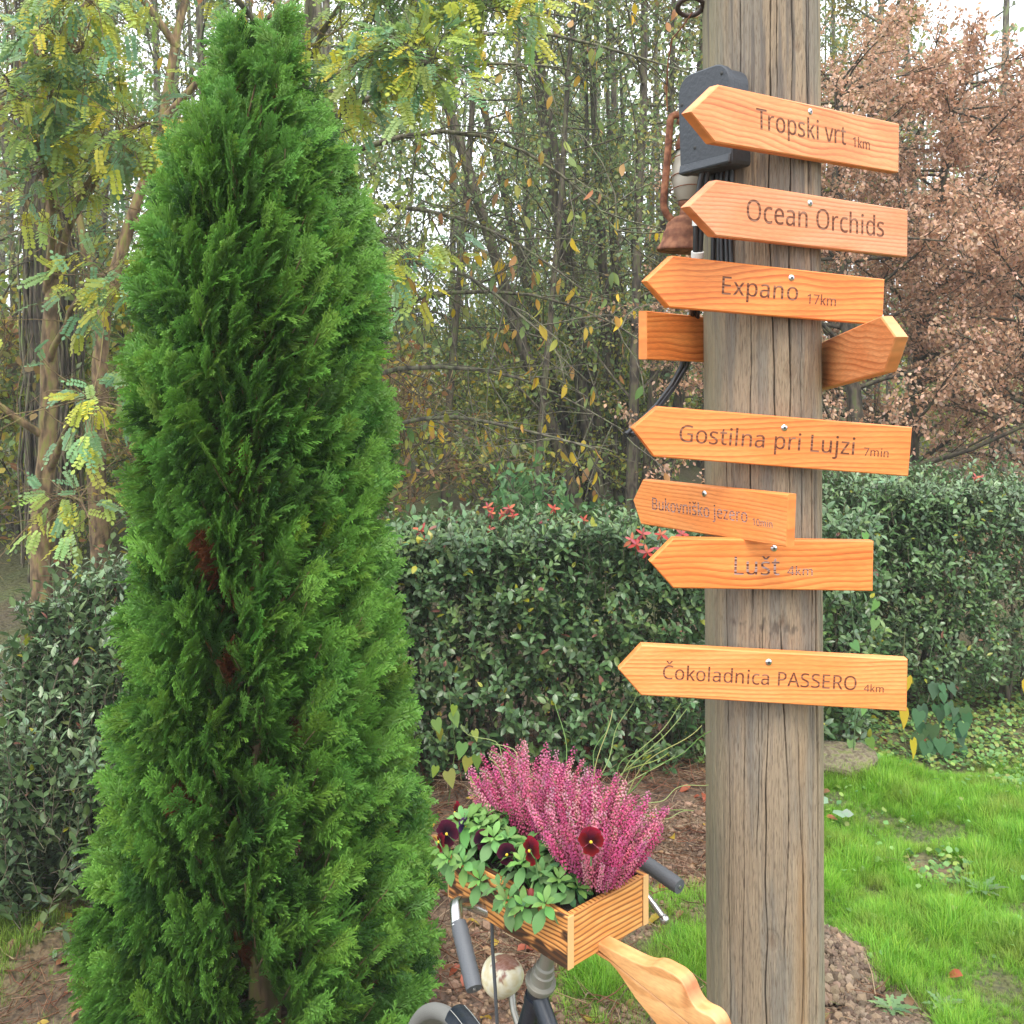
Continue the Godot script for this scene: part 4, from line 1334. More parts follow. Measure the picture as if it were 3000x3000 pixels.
	for off in [Vector3(-0.005, 0, 0.002), Vector3(0.006, 0.0, 0.0)]:
		b = MB.new()
		var w := []
		for i in way.size():
			w.append(way[i] + off + Vector3(sin(i * 1.3 + off.x * 900) * 0.0015, 0, 0))
		b.tube(w, radii(0.0062, 0.0062, w.size()), 8, Color.WHITE, true)
		part("strand", b.mesh(), rubber, ca)
	for i in [3, 4]:
		b = MB.new()
		var d: Vector3 = (way[i + 1] - way[i]).normalized()
		b.tube([way[i] - d * 0.006, way[i] + d * 0.006], [0.0135, 0.0135], 12, Color.WHITE, true)
		part("clip", b.mesh(), white, ca)
	var cb := thing("cable_bundle", "bundle of black cables running down the post from the cable box", "cable")
	for k in 5:
		var fa := deg_to_rad([-43.0, -48.0, -54.0, -58.0, -65.0][k])
		b = MB.new()
		var w := []
		for i in 12:
			var y := 2.42 - i * 0.0275
			var f := fa + sin(i * 0.7 + k) * 0.012
			w.append(POLE + Vector3(sin(f), 0, cos(f)) * (POLE_R + 0.006) + Vector3(0, y, 0))
		b.tube(w, radii(0.005, 0.005, 12), 8, Color.WHITE, true)
		part("strand", b.mesh(), rubber, cb)
	# ring on the post and the wire from it
	var rust := mat(Color.WHITE, 0.85, true)
	rust.albedo_texture = ntex(97, 0.03, 256, 256, ramp([[0.25, Color(0.36, 0.21, 0.15)], [0.5, Color(0.52, 0.33, 0.24)], [0.75, Color(0.62, 0.43, 0.31)]]))
	rust.uv1_triplanar = true
	rust.uv1_scale = Vector3(5, 5, 5)
	bump(rust, ntex(98, 0.05), 0.03)
	var iron := mat(lin(0.07, 0.05, 0.045), 0.6, false, 0.3)
	var rg := thing("iron_ring", "rusty iron ring fixed high on the left of the post", "ring", Vector3(0.383, 2.737, -2.2))
	b = MB.new()
	var ring := []
	for i in 25:
		var f := TAU * i / 24.0
		ring.append(Vector3(cos(f) * 0.027, sin(f) * 0.012, sin(f) * 0.022))
	b.tube(ring, radii(0.0055, 0.0055, 25), 8)
	part("ring", b.mesh(), iron, rg)
	b = MB.new()
	b.tube([Vector3(0.024, 0.0, 0), Vector3(0.05, 0.0, 0)], [0.005, 0.005], 8, Color.WHITE, true)
	part("shank", b.mesh(), iron, rg)
	var wi := thing("rusty_wire", "thin rusty wire running from the iron ring down to the lantern", "wire")
	b = MB.new()
	b.tube([Vector3(0.388, 2.726, -2.2), Vector3(0.37, 2.70, -2.21), Vector3(0.350, 2.68, -2.24), Vector3(0.345, 2.64, -2.26), Vector3(0.344, 2.58, -2.28), Vector3(0.347, 2.535, -2.29)], radii(0.0017, 0.0017, 6), 5)
	part("strand", b.mesh(), rust, wi)
	# lantern
	var la := thing("rusty_lantern", "old rusty storm lantern hanging left of the post behind the signs", "lantern", Vector3(0.394, 2.222, -2.31))
	la.rotation = Vector3(0, 0.15, -0.045)
	b = MB.new()
	b.lathe([Vector2(0.0, 0.004), Vector2(0.056, 0.001), Vector2(0.066, -0.001), Vector2(0.068, 0.003), Vector2(0.064, 0.010), Vector2(0.058, 0.020), Vector2(0.0555, 0.030), Vector2(0.0545, 0.040), Vector2(0.050, 0.046), Vector2(0.0475, 0.060), Vector2(0.041, 0.070), Vector2(0.028, 0.078), Vector2(0.020, 0.081), Vector2(0.019, 0.100), Vector2(0.024, 0.104), Vector2(0.024, 0.112), Vector2(0.0, 0.114)], 32)
	part("tank", b.mesh(), rust, la)
	var glass := mat(lin(0.40, 0.36, 0.30), 0.4)
	b = MB.new()
	b.lathe([Vector2(0.024, 0.114), Vector2(0.034, 0.13), Vector2(0.040, 0.155), Vector2(0.040, 0.185), Vector2(0.034, 0.215), Vector2(0.028, 0.232)], 24)
	part("globe", b.mesh(), glass, la)
	b = MB.new()
	b.lathe([Vector2(0.034, 0.228), Vector2(0.036, 0.24), Vector2(0.028, 0.262), Vector2(0.028, 0.285), Vector2(0.036, 0.290), Vector2(0.030, 0.310), Vector2(0.0, 0.318)], 24)
	part("chimney", b.mesh(), rust, la)
	for s in [-1.0, 1.0]:
		b = MB.new()
		b.tube([Vector3(0.018 * s, 0.304, 0), Vector3(0.040 * s, 0.306, 0), Vector3(0.049 * s, 0.301, 0), Vector3(0.052 * s, 0.288, 0), Vector3(0.053 * s, 0.24, 0), Vector3(0.055 * s, 0.19, 0), Vector3(0.058 * s, 0.14, 0), Vector3(0.0595 * s, 0.112, 0), Vector3(0.058 * s, 0.096, 0), Vector3(0.050 * s, 0.080, 0), Vector3(0.038 * s, 0.070, 0)], radii(0.0082, 0.0082, 11), 12)
		part("side_tube", b.mesh(), rust, la)
	for y in [0.135, 0.165, 0.205]:
		b = MB.new()
		var w := []
		for i in 17: w.append(Vector3(cos(TAU * i / 16.0) * 0.043, y + sin(TAU * i / 16.0 * 1.0) * 0.010, sin(TAU * i / 16.0) * 0.043))
		b.tube(w, radii(0.0013, 0.0013, 17), 5)
		part("guard_wire", b.mesh(), rust, la)

# ------------------------------------------------------------------ bicycle
func build_bicycle() -> void:
	var paint := bump(mat(lin(0.018, 0.024, 0.035), 0.35), ntex(101, 0.06), 0.03)
	paint.uv1_triplanar = true
	paint.uv1_scale = Vector3(8, 8, 8)
	paint.albedo_texture = ntex(102, 0.03, 256, 256, ramp([[0.3, Color(0.8, 0.8, 0.85)], [0.62, Color(1, 1, 1)], [0.78, Color(1.0, 0.9, 0.8)]]))
	var chrome := mat(lin(0.55, 0.55, 0.54), 0.22, false, 1.0)
	chrome.roughness_texture = ntex(103, 0.04, 256, 256, ramp([[0.3, Color(0.6, 0.6, 0.6)], [0.8, Color(1, 1, 1)]]))
	chrome.roughness = 0.38
	var worn := mat(lin(0.30, 0.29, 0.25), 0.5, false, 0.6)
	var dull := mat(lin(0.30, 0.29, 0.26), 0.45, false, 0.9)
	var rubber := bump(mat(lin(0.075, 0.08, 0.09), 0.6), ntex(104, 0.08), 0.05)
	rubber.uv1_triplanar = true
	rubber.uv1_scale = Vector3(12, 12, 12)
	var tyre_m := bump(mat(lin(0.20, 0.195, 0.18), 0.85), ntex(105, 0.09), 0.1)
	tyre_m.uv1_triplanar = true
	tyre_m.uv1_scale = Vector3(14, 14, 14)
	var cream := mat(Color.WHITE, 0.4, true)
	var bk := thing("bicycle", "old dark bicycle with swept handlebar and carved wooden frame beneath the planter", "bicycle", Vector3(0.05, 0, -1.86))
	var o := bk.position
	var fwd := Vector3(-0.57, 0, -0.82)
	var b := MB.new()
	var head := Vector3(0.052, 0.86, -1.85) - o
	var axis := (Vector3.UP - fwd * 0.40).normalized()   # up the steering axis
	b.tube([head - axis * 0.17, head - axis * 0.01], [0.0185, 0.0185], 16)
	b.tube([head - axis * 0.035, head - axis * 0.05], [0.021, 0.021], 16, Color.WHITE, true)
	part("head_tube", b.mesh(), paint, bk)
	b = MB.new()
	var hx := Transform3D(frame(axis, fwd), head)
	b.lathe([Vector2(0.0175, -0.016), Vector2(0.0225, -0.0155), Vector2(0.0232, -0.015), Vector2(0.0232, -0.006), Vector2(0.0236, -0.0055), Vector2(0.0275, -0.005), Vector2(0.0282, -0.0045), Vector2(0.0282, 0.0015), Vector2(0.0275, 0.002), Vector2(0.0215, 0.0035), Vector2(0.0208, 0.004), Vector2(0.0208, 0.022), Vector2(0.0204, 0.0225), Vector2(0.0178, 0.0235), Vector2(0.0174, 0.024), Vector2(0.0172, 0.036), Vector2(0.0165, 0.037), Vector2(0.0135, 0.038), Vector2(0.0132, 0.039), Vector2(0.0132, 0.095)], 28, hx)
	part("headset", b.mesh(), worn, bk)
	# handlebar
	var st := head + axis * 0.085
	b = MB.new()
	var cv := Curve3D.new()
	var hp := [Vector3(-0.0955, 0.984, -1.80) - o, Vector3(-0.101, 1.004, -1.845) - o, Vector3(-0.078, 0.988, -1.872) - o, Vector3(-0.02, 0.955, -1.885) - o, st, Vector3(0.125, 0.955, -1.96) - o, Vector3(0.205, 0.995, -2.03) - o, Vector3(0.235, 1.003, -2.025) - o, Vector3(0.262, 0.998, -1.995) - o]
	for i in hp.size():
		var tg: Vector3 = (hp[mini(i + 1, hp.size() - 1)] - hp[maxi(i - 1, 0)]) * 0.17
		cv.add_point(hp[i], -tg, tg)
	var w := []
	for i in 41: w.append(cv.sample_baked(cv.get_baked_length() * i / 40.0))
	b.tube(w, radii(0.0115, 0.0115, 41), 14, Color.WHITE, true)
	part("handlebar", b.mesh(), chrome, bk)
	for g in [[Vector3(-0.0945, 0.988, -1.808), Vector3(-0.0635, 0.925, -1.722)], [Vector3(0.252, 1.001, -2.006), Vector3(0.316, 0.988, -1.93)]]:
		var p0: Vector3 = g[0] - o
		var p1: Vector3 = g[1] - o
		var gp := []
		var gr := []
		for i in 15:
			gp.append(p0.lerp(p1, i / 14.0))
			gr.append((0.0142 + 0.0007 * (1.0 if i % 2 == 0 else 0.0)) * (1.0 if i > 0 and i < 14 else 0.92))
		b = MB.new()
		b.tube(gp, gr, 18, Color.WHITE, true)
		var gm := part("grip", b.mesh(), rubber, bk)
		b = MB.new()
		var ed := (p1 - p0).normalized()
		b.tube([p1, p1 + ed * 0.002], [0.0035, 0.003], 10, Color.WHITE, true)
		part("end_plug", b.mesh(), chrome, gm)
	b = MB.new()
	b.tube([Vector3(0.235, 0.985, -2.01) - o, Vector3(0.252, 0.955, -1.985) - o, Vector3(0.275, 0.933, -1.962) - o, Vector3(0.289, 0.918, -1.95) - o], [0.006, 0.0062, 0.0058, 0.0055], 10, Color.WHITE, true)
	var lv := part("brake_lever", b.mesh(), chrome, bk)
	var sp := SphereMesh.new()
	sp.radius = 0.0095
	sp.height = 0.019
	sp.radial_segments = 20
	sp.rings = 10
	part("ball_end", sp, chrome, lv, Transform3D(Basis(), Vector3(0.290, 0.916, -1.949) - o))
	b = MB.new()
	b.tube([Vector3(-0.037, 0.955, -1.885) - o, Vector3(-0.036, 0.90, -1.886) - o, Vector3(-0.031, 0.82, -1.89) - o, Vector3(-0.026, 0.72, -1.90) - o, Vector3(-0.02, 0.6, -1.95) - o], radii(0.0032, 0.0032, 5), 8)
	part("brake_cable", b.mesh(), rubber, bk)
	# frame and fork
	var bb := head - fwd * 0.45 + Vector3(0, -0.55, 0)
	b = MB.new()
	b.tube([head - axis * 0.03, bb], [0.0165, 0.0165], 16)
	part("down_tube", b.mesh(), paint, bk)
	var hub := Vector3(-0.098, 0.311, -2.10) - o
	var wf := Vector3(-0.50, 0, -0.866)
	var wn := Vector3(0.866, 0, -0.50)
	for s in [-1.0, 1.0]:
		b = MB.new()
		var cr := head - axis * 0.19
		b.tube([cr + wn * 0.02 * s, cr + wn * 0.045 * s - axis * 0.05, hub.lerp(cr, 0.4) + wn * 0.05 * s - wf * 0.02, hub + wn * 0.05 * s], [0.012, 0.0125, 0.010, 0.007], 10)
		part("fork_blade", b.mesh(), paint, bk)
	var rear := head - fwd * 0.86 + Vector3(0, 0.307 - 0.86, 0)
	for s in [-1.0, 1.0]:
		b = MB.new()
		var sn = Vector3(0.82, 0, -0.57) * s
		b.tube([bb + sn * 0.03, rear + sn * 0.06], [0.009, 0.007], 8)
		b.tube([bb - fwd * 0.14 + Vector3(0, 0.5, 0) + sn * 0.01, rear + sn * 0.06], [0.008, 0.007], 8)
		part("stay", b.mesh(), paint, bk)
	b = MB.new()
	b.tube([bb, bb - fwd * 0.15 + Vector3(0, 0.56, 0)], [0.0155, 0.0155], 14, Color.WHITE, true)
	part("seat_tube", b.mesh(), paint, bk)
	for q in [[hub, wf, wn], [rear, fwd, Vector3(0.82, 0, -0.57)]]:
		var wh := Node3D.new()
		wh.name = "wheel"
		bk.add_child(wh, true)
		wh.transform = Transform3D(Basis(q[1], Vector3.UP, q[1].cross(Vector3.UP)).scaled(Vector3.ONE * 0.93), q[0])
		b = MB.new()
		var pts := []
		for i in 65: pts.append(Vector3(cos(TAU * i / 64.0) * 0.313, sin(TAU * i / 64.0) * 0.313, 0))
		b.tube(pts, radii(0.0175, 0.0175, 65), 14)
		part("tyre", b.mesh(), tyre_m, wh)
		b = MB.new()
		b.lathe([Vector2(0.300, -0.011), Vector2(0.290, -0.012), Vector2(0.285, -0.006), Vector2(0.285, 0.006), Vector2(0.290, 0.012), Vector2(0.300, 0.011)], 64, Transform3D(Basis(Vector3.RIGHT, PI / 2), Vector3.ZERO))
		part("rim", b.mesh(), dull, wh)
		for k in 28:
			b = MB.new()
			var f := TAU * k / 28.0
			var f2 := f + (0.5 if k % 4 < 2 else -0.5)
			b.tube([Vector3(cos(f2) * 0.018, sin(f2) * 0.018, 0.03 * (1 if k % 2 else -1)), Vector3(cos(f) * 0.287, sin(f) * 0.287, 0)], [0.0011, 0.0011], 4)
			part("spoke", b.mesh(), dull, wh)
		b = MB.new()
		b.tube([Vector3(0, 0, -0.045), Vector3(0, 0, 0.045)], [0.016, 0.016], 12, Color.WHITE, true)
		part("hub", b.mesh(), dull, wh)
	# fender over the rear half of the front wheel
	b = MB.new()
	var lm := MB.new()
	var rows := []
	for i in 25:
		var f := deg_to_rad(84.0 + 125.0 * i / 24.0)
		var row := []
		for k in 9:
			var u := (k - 4) / 4.0
			var r := 0.329 - 0.016 * u * u - 0.006 * pow(absf(u), 6.0)
			var radial := -wf * -cos(f) + Vector3.UP * sin(f)
			row.append(b.vert(hub + radial * r + wn * u * 0.029, (radial + wn * u * 0.8).normalized()))
		rows.append(row)
	for i in 24:
		for k in 8: b.quad(rows[i][k], rows[i][k + 1], rows[i + 1][k + 1], rows[i + 1][k])
	var fe := part("fender", b.mesh(), paint, bk)
	for u in [-0.55, 0.55]:
		lm = MB.new()
		var lp := []
		for i in 25:
			var f := deg_to_rad(84.5 + 124.0 * i / 24.0)
			lp.append(hub + (wf * cos(f) + Vector3.UP * sin(f)) * (0.3295 - 0.016 * u * u) + wn * u * 0.029)
		lm.tube(lp, radii(0.0007, 0.0007, 25), 4)
		part("pinstripe", lm.mesh(), mat(lin(0.5, 0.5, 0.45), 0.5), fe)
	# head lamp
	var lc := Vector3(-0.013, 0.787, -1.985) - o
	b = MB.new()
	var lx := Transform3D(frame((fwd + Vector3(0, -0.55, 0)).normalized(), Vector3.UP), lc)
	var prof := []
	for i in 34:
		var t := i / 33.0
		prof.append(Vector2(0.0375 * pow(sin(t * PI * 0.5), 0.62), lerpf(-0.054, 0.018, t)))
	prof.append_array([Vector2(0.039, 0.020), Vector2(0.039, 0.026), Vector2(0.036, 0.028)])
	b.lathe(prof, 56, lx)
	var ln := noise(107, 60.0, 3)
	for i in b.v.size():
		var q: Vector3 = b.v[i] - lc
		var dd := (Vector2(q.x - 0.003, q.z - 0.004) * Vector2(1.0, 0.8)).length() + ln.get_noise_3dv(q) * 0.014 + (0.03 if q.y < 0.0 else 0.0)
		var rustc := Color(0.22, 0.075, 0.04).lerp(Color(0.36, 0.20, 0.15), clampf(ln.get_noise_3dv(q * 3.0) + 0.4, 0, 1))
		var cr0 := Color(0.62, 0.54, 0.33).lerp(Color(0.70, 0.66, 0.52), clampf(0.5 + ln.get_noise_3dv(q + Vector3(1, 0, 0)) * 1.5, 0, 1))
		b.c[i] = cr0.lerp(rustc, smoothstep(0.027, 0.022, dd))
	var lamp := part("head_lamp", b.mesh(), cream, bk)
	b = MB.new()
	b.lathe([Vector2(0.0355, 0.027), Vector2(0.025, 0.033), Vector2(0.0, 0.036)], 24, lx)
	part("lamp_lens", b.mesh(), mat(lin(0.6, 0.6, 0.58), 0.1), lamp)
	b = MB.new()
	b.tube([lc + Vector3(0.012, -0.03, 0.004), lc + Vector3(0.016, -0.055, 0.02), lc + Vector3(0.032, -0.085, 0.05), lc + Vector3(0.05, -0.12, 0.085)], [0.008, 0.0065, 0.0075, 0.0075], 8, Color.WHITE, true)
	part("lamp_bracket", b.mesh(), dull, bk)
	# carved wooden frame board: it runs back from under the planter
	var back := Vector3(0.692, 0, 0.722)
	var tw := mat(Color.WHITE, 0.5, true)
	tw.albedo_texture = board_tex(111, 6.0, 1.2, Color(0.86, 0.67, 0.45), Color(0.80, 0.58, 0.37), Color(0.70, 0.47, 0.27), 512, 128)
	tw.uv1_triplanar = true
	tw.uv1_scale = Vector3(1.6, 4.0, 1.6)
	bump(tw, ntex(113, 0.03), 0.06)
	tw.clearcoat_enabled = true
	tw.clearcoat = 0.2
	tw.clearcoat_roughness = 0.35
	var bas := Transform3D(Basis(back, Vector3.UP, back.cross(Vector3.UP)), Vector3(0.155, 0, -1.79) - o)
	var seam := func(x: float) -> float: return lerpf(0.962, 0.914, clampf(x / 0.262, 0, 1))
	var ends := [Vector2(-0.13, 0.974), Vector2(0.0, 0.974), Vector2(0.077, 0.976), Vector2(0.103, 0.978), Vector2(0.118, 0.982), Vector2(0.130, 0.988), Vector2(0.143, 0.9905), Vector2(0.160, 0.991), Vector2(0.174, 0.9905), Vector2(0.185, 0.987), Vector2(0.193, 0.980), Vector2(0.199, 0.970), Vector2(0.206, 0.962), Vector2(0.215, 0.957), Vector2(0.228, 0.956), Vector2(0.240, 0.957), Vector2(0.249, 0.954), Vector2(0.256, 0.947), Vector2(0.261, 0.936), Vector2(0.263, 0.920)]
	part("wooden_frame", slab_between(ends, seam, 0.034), tw, bk, bas)
	var lows := [Vector2(-0.13, 0.955), Vector2(0.034, 0.951), Vector2(0.053, 0.942), Vector2(0.092, 0.914), Vector2(0.136, 0.892), Vector2(0.20, 0.866), Vector2(0.262, 0.85)]
	var tops := []
	for p in lows: tops.append(Vector2(p.x, seam.call(p.x) - 0.0006))
	part("wooden_frame", slab_between(tops, func(x: float) -> float:
		for i in lows.size() - 1:
			if x <= lows[i + 1].x + 1e-5: return lerpf(lows[i].y, lows[i + 1].y, clampf((x - lows[i].x) / (lows[i + 1].x - lows[i].x), 0, 1))
		return lows[-1].y, 0.0325), tw, bk, bas)

# a board standing on edge: its outline between a shaped top and a lower edge, its long edges eased
func slab_between(top: Array, low: Callable, thick: float) -> ArrayMesh:
	var fine := []
	for i in top.size() - 1:
		for k in 4: fine.append(Vector2(lerpf(top[i].x, top[i + 1].x, k / 4.0), cubic_interpolate(top[i].y, top[i + 1].y, top[maxi(i - 1, 0)].y, top[mini(i + 2, top.size() - 1)].y, k / 4.0)))
	fine.append(top[-1])
	var b := MB.new()
	var h := thick * 0.5
	var prev := []
	for i in fine.size():
		var p: Vector2 = fine[i]
		var lo: float = low.call(p.x)
		if p.y - lo < 0.002: lo = p.y - 0.002
		var d: Vector2 = fine[mini(i + 1, fine.size() - 1)] - fine[maxi(i - 1, 0)]
		var up := Vector3(-d.y, d.x, 0).normalized()
		var ch := minf(0.004, (p.y - lo) * 0.3)
		var cur := []
		for q in [[p.y - ch, h, Vector3(0, 0, 1)], [lo + ch * 0.4, h, Vector3(0, 0, 1)], [lo, h - ch * 0.4, Vector3.DOWN], [lo, -h + ch * 0.4, Vector3.DOWN], [lo + ch * 0.4, -h, Vector3(0, 0, -1)], [p.y - ch, -h, Vector3(0, 0, -1)], [p.y, -h + ch, up], [p.y, h - ch, up]]:
			var wear := maxf(exp(-pow(Vector2(p.x - 0.197, q[0] - 0.975).length() / 0.014, 2.0)), exp(-pow(Vector2(p.x - 0.262, q[0] - 0.935).length() / 0.017, 2.0)))
			var wc := Color(1, 1, 1).lerp(Color(0.62, 0.36, 0.26), wear * 0.85)
			if q[2].y > 0.5 and p.x > 0.11 and p.x < 0.185: wc = Color(1.12, 1.08, 1.12)
			cur.append(b.vert(Vector3(p.x, q[0], q[1]), q[2], wc))
		if i > 0:
			for k in 8: b.quad(prev[k], cur[k], cur[(k + 1) % 8], prev[(k + 1) % 8])
		if i == 0 or i == fine.size() - 1:
			var nr := Vector3(-1 if i == 0 else 1, 0, 0)
			var ids := []
			for k in cur: ids.append(b.vert(b.v[k], nr))
			for k in range(1, 7): b.tri(ids[0], ids[k], ids[k + 1])
		prev = cur
	return b.mesh()

# ------------------------------------------------------------------ planter and its plants
func build_planter(leaf: StandardMaterial3D, petal: StandardMaterial3D, blade: StandardMaterial3D) -> void:
	var th := -0.823
	var at := Vector3(0.063, 0.957, -1.907)
	var px := thing("planter_box", "scorched slatted wooden planter box fixed on the bicycle's handlebar", "planter", at)
	px.rotation.y = th
	var tx := []
	for s in 2:
		var w := 512
		var h := 128
		var im := Image.create(w, h, false, Image.FORMAT_RGB8)
		var a := noise(120 + s, 1.0, 2)
		var c2 := noise(125 + s, 1.0, 3)
		for y in h:
			for x in w:
				var u := float(x) / w
				var v := float(y) / h
				var q := v * 10.0 + a.get_noise_2d(u * 1.6, v * 0.8) * (1.5 if s == 0 else 0.5)
				var t := q - floorf(q)
				var ln := smoothstep(0.45, 0.8, t) * (1.0 - smoothstep(0.88, 1.0, t))
				var ch := smoothstep(0.1, 0.3, c2.get_noise_2d(u * 3.4, v * 2.0) + 0.27 - 0.3 * (0.85 - v)) if s == 0 else 0.0
				var col := Color(0.86, 0.62, 0.36).lerp(Color(0.80, 0.52, 0.26), clampf(0.5 + c2.get_noise_2d(u * 5.0, v * 12.0), 0, 1)).lerp(Color(0.42, 0.24, 0.11), ln * (0.9 if s == 0 else 0.72)).lerp(Color(0.15, 0.08, 0.045), ch * 0.9 * (1.0 - 0.6 * ln))
				im.set_pixel(x, y, col)
		im.generate_mipmaps()
		tx.append(ImageTexture.create_from_image(im))
	var ms := []
	for s in 2:
		var m := mat(Color.WHITE, 0.6, true)
		m.albedo_texture = tx[s]
		m.uv1_scale = Vector3(3.0, -10.5, 1)
		m.uv1_offset = Vector3(0.5, 0.5, 0)
		ms.append(m)
	var H := 0.09
	var b := MB.new()
	b.box(Vector3(0, H * 0.5, 0.098), Vector3(0.315, H, 0.014), 0.0015)
	part("side_board", b.mesh(), ms[0], px)
	b = MB.new()
	b.box(Vector3(0, H * 0.5, -0.098), Vector3(0.315, H, 0.014), 0.0015)
	part("side_board", b.mesh(), ms[0], px)
	for s in [1.0, -1.0]:
		b = MB.new()
		b.box(Vector3(0.151 * s, H * 0.5, 0), Vector3(0.013, H - 0.0006, 0.1816), 0.0012)
		part("end_board", b.mesh(), ms[1], px)
	b = MB.new()
	for sx in [1.0, -1.0]:
		for sz in [1.0, -1.0]:
			var cs_ := MB.new()
			cs_.box(Vector3(0.1585 * sx, H * 0.5, 0.098 * sz), Vector3(0.002, H - 0.001, 0.0142), 0.0004)
			part("corner_strip", cs_.mesh(), mat(lin(0.60, 0.36, 0.15), 0.6), px)
	b.box(Vector3(0, 0.008, 0), Vector3(0.288, 0.012, 0.181), 0.0)
	part("base_board", b.mesh(), ms[1], px)
	var earth := bump(mat(lin(0.05, 0.035, 0.025), 0.95), ntex(131, 0.08), 0.6)
	earth.uv1_triplanar = true
	earth.uv1_scale = Vector3(8, 8, 8)
	var so := thing("potting_soil", "dark potting soil filling the planter box", "soil", at)
	so.rotation.y = th
	b = MB.new()
	for i in 13:
		for k in 9:
			b.vert(Vector3(-0.143 + 0.286 * i / 12.0, 0.076 + rf(-0.003, 0.006), -0.0895 + 0.179 * k / 8.0), Vector3.UP)
	for i in 12:
		for k in 8: b.quad(i * 9 + k, i * 9 + k + 1, i * 9 + k + 10, i * 9 + k + 9)
	so.set_meta("kind", "stuff")
	part("soil_surface", b.mesh(), earth, so)

	# heather
	var sprigs := []
	for k in 5:
		b = MB.new()
		var n := 84
		var bend := rf(-0.12, 0.12)
		b.tube([Vector3(0, 0, 0), Vector3(bend * 0.25, 0.5, 0), Vector3(bend, 1.0, 0)], [0.008, 0.006, 0.002], 4, Color(0.35, 0.5, 0.18))
		for i in n:
			var t := 0.22 + 0.76 * i / n
			var a := i * 2.4
			var w := 0.040 * (1.0 - t * 0.5) * rf(0.6, 1.1)
			var c := Vector3(bend * t * t + cos(a) * w, t + rf(-0.01, 0.01), sin(a) * w)
			var d := (Vector3(cos(a), -0.3, sin(a))).normalized()
			var u := d.cross(Vector3.UP).normalized()
			var v := u.cross(d)
			var s := rf(0.012, 0.019) * (1.1 - t * 0.35)
			var col := Color(1, 1, 1) * rf(0.75, 1.25)
			if t > 0.9: col = Color(0.75, 1.6, 0.9)
			elif rng.randf() < 0.12: col = Color(0.4, 1.3, 0.35)
			elif rng.randf() < 0.25: col = Color(1.15, 1.9, 1.5)
			var tip := c + d * s * 1.6
			var e := [c + u * s, c + v * s, c - u * s, c - v * s]
			for q in 4: b.flat_tri(e[q], e[(q + 1) % 4], tip, col * (1.0 + 0.12 * (q % 2)), d + e[q] - c)
			b.flat_quad(e[0], e[1], e[2], e[3], col * 0.8, -d)
		sprigs.append(b.mesh())
	var pinks := [Color(0.64, 0.12, 0.27), Color(0.70, 0.18, 0.31), Color(0.58, 0.09, 0.23), Color(0.72, 0.28, 0.36)]
	for g in [[Vector3(-0.085, 0.078, -0.035), 130, -0.55, -0.1, "pink flowering heather at the far left of the planter box", 0.172], [Vector3(0.02, 0.078, -0.045), 100, 0.0, -0.2, "pink flowering heather in the middle back of the planter box", 0.155], [Vector3(0.108, 0.078, -0.02), 140, 0.3, 0.1, "pink flowering heather leaning over the right end of the planter box", 0.165]]:
		var hp := thing("heather", g[4], "heather plant", at + Basis(Vector3.UP, th) * g[0], "heather plants in the planter box")
		hp.rotation.y = th
		for k in g[1]:
			var a = k * 2.39996
			var r := sqrt((k + 0.5) / g[1])
			var d := Vector3(cos(a) * r * 0.68 + g[2] * 0.55, 1.0, sin(a) * r * 0.66 + g[3] * 0.5).normalized()
			var o := Vector3(cos(a) * r * 0.036, 0, sin(a) * r * 0.036)
			part("sprig", sprigs[k % 5], tinted(petal, vary(pick(pinks), 0.12)), hp, Transform3D(frame(d, rdir(), g[5] * rf(0.66, 1.14)), o))
	# pansies
	var lf := [leaf_mesh(0.44, 0.22, 0.30, 7, Color.WHITE, Color.WHITE, 0.58, 0.022), leaf_mesh(0.40, 0.28, 0.45, 7, Color.WHITE, Color.WHITE, 0.6, 0.025), leaf_mesh(0.52, 0.18, 0.2, 7, Color.WHITE, Color.WHITE, 0.55, 0.02)]
	var lush := leafmat(0.55, 0.4, 0.4)
	var lg := [Color(0.085, 0.20, 0.055), Color(0.12, 0.26, 0.065), Color(0.06, 0.15, 0.05), Color(0.16, 0.31, 0.08)]
	for g in [[Vector3(-0.105, 0.08, 0.068), 84, "pansy plant with dark red flowers at the left end of the planter box", 0.075], [Vector3(0.055, 0.076, 0.062), 104, "pansy plant hanging over the front corner of the planter box", 0.085]]:
		var pp := thing("pansy_plant", g[2], "pansy", at + Basis(Vector3.UP, th) * g[0], "pansies in the planter box")
		pp.rotation.y = th
		var stems := MB.new()
		for sh in 21:
			var a := sh * 2.39996
			var r := sqrt((sh + 0.4) / 21.0)
			var o := Vector3(cos(a) * r * g[3] * 1.1, (0.085 if g[0].x < 0.0 else 0.055) * (1.0 - r * r * 0.8) * rf(0.7, 1.25) + 0.014, sin(a) * r * g[3] * 0.85)
			if sin(a) > 0.3 and r > 0.68: o += Vector3(0, -rf(0.005, 0.045), 0.016)
			var ax := (Vector3(cos(a) * r * 0.7, 1.0, sin(a) * r * 0.9 + 0.15) + rdir() * 0.2).normalized()
			stems.tube([Vector3(o.x * 0.4, 0, o.z * 0.4), Vector3(o.x * 0.8, o.y * 0.6, o.z * 0.8), o], [0.0022, 0.002, 0.0016], 5, Color(0.5, 0.8, 0.4))
			var s1 := ax.cross(Vector3(0.3, 0.1, 0.9)).normalized()
			var tone := rf(0.8, 1.15) * (1.2 if g[0].x < 0.0 else 0.95)
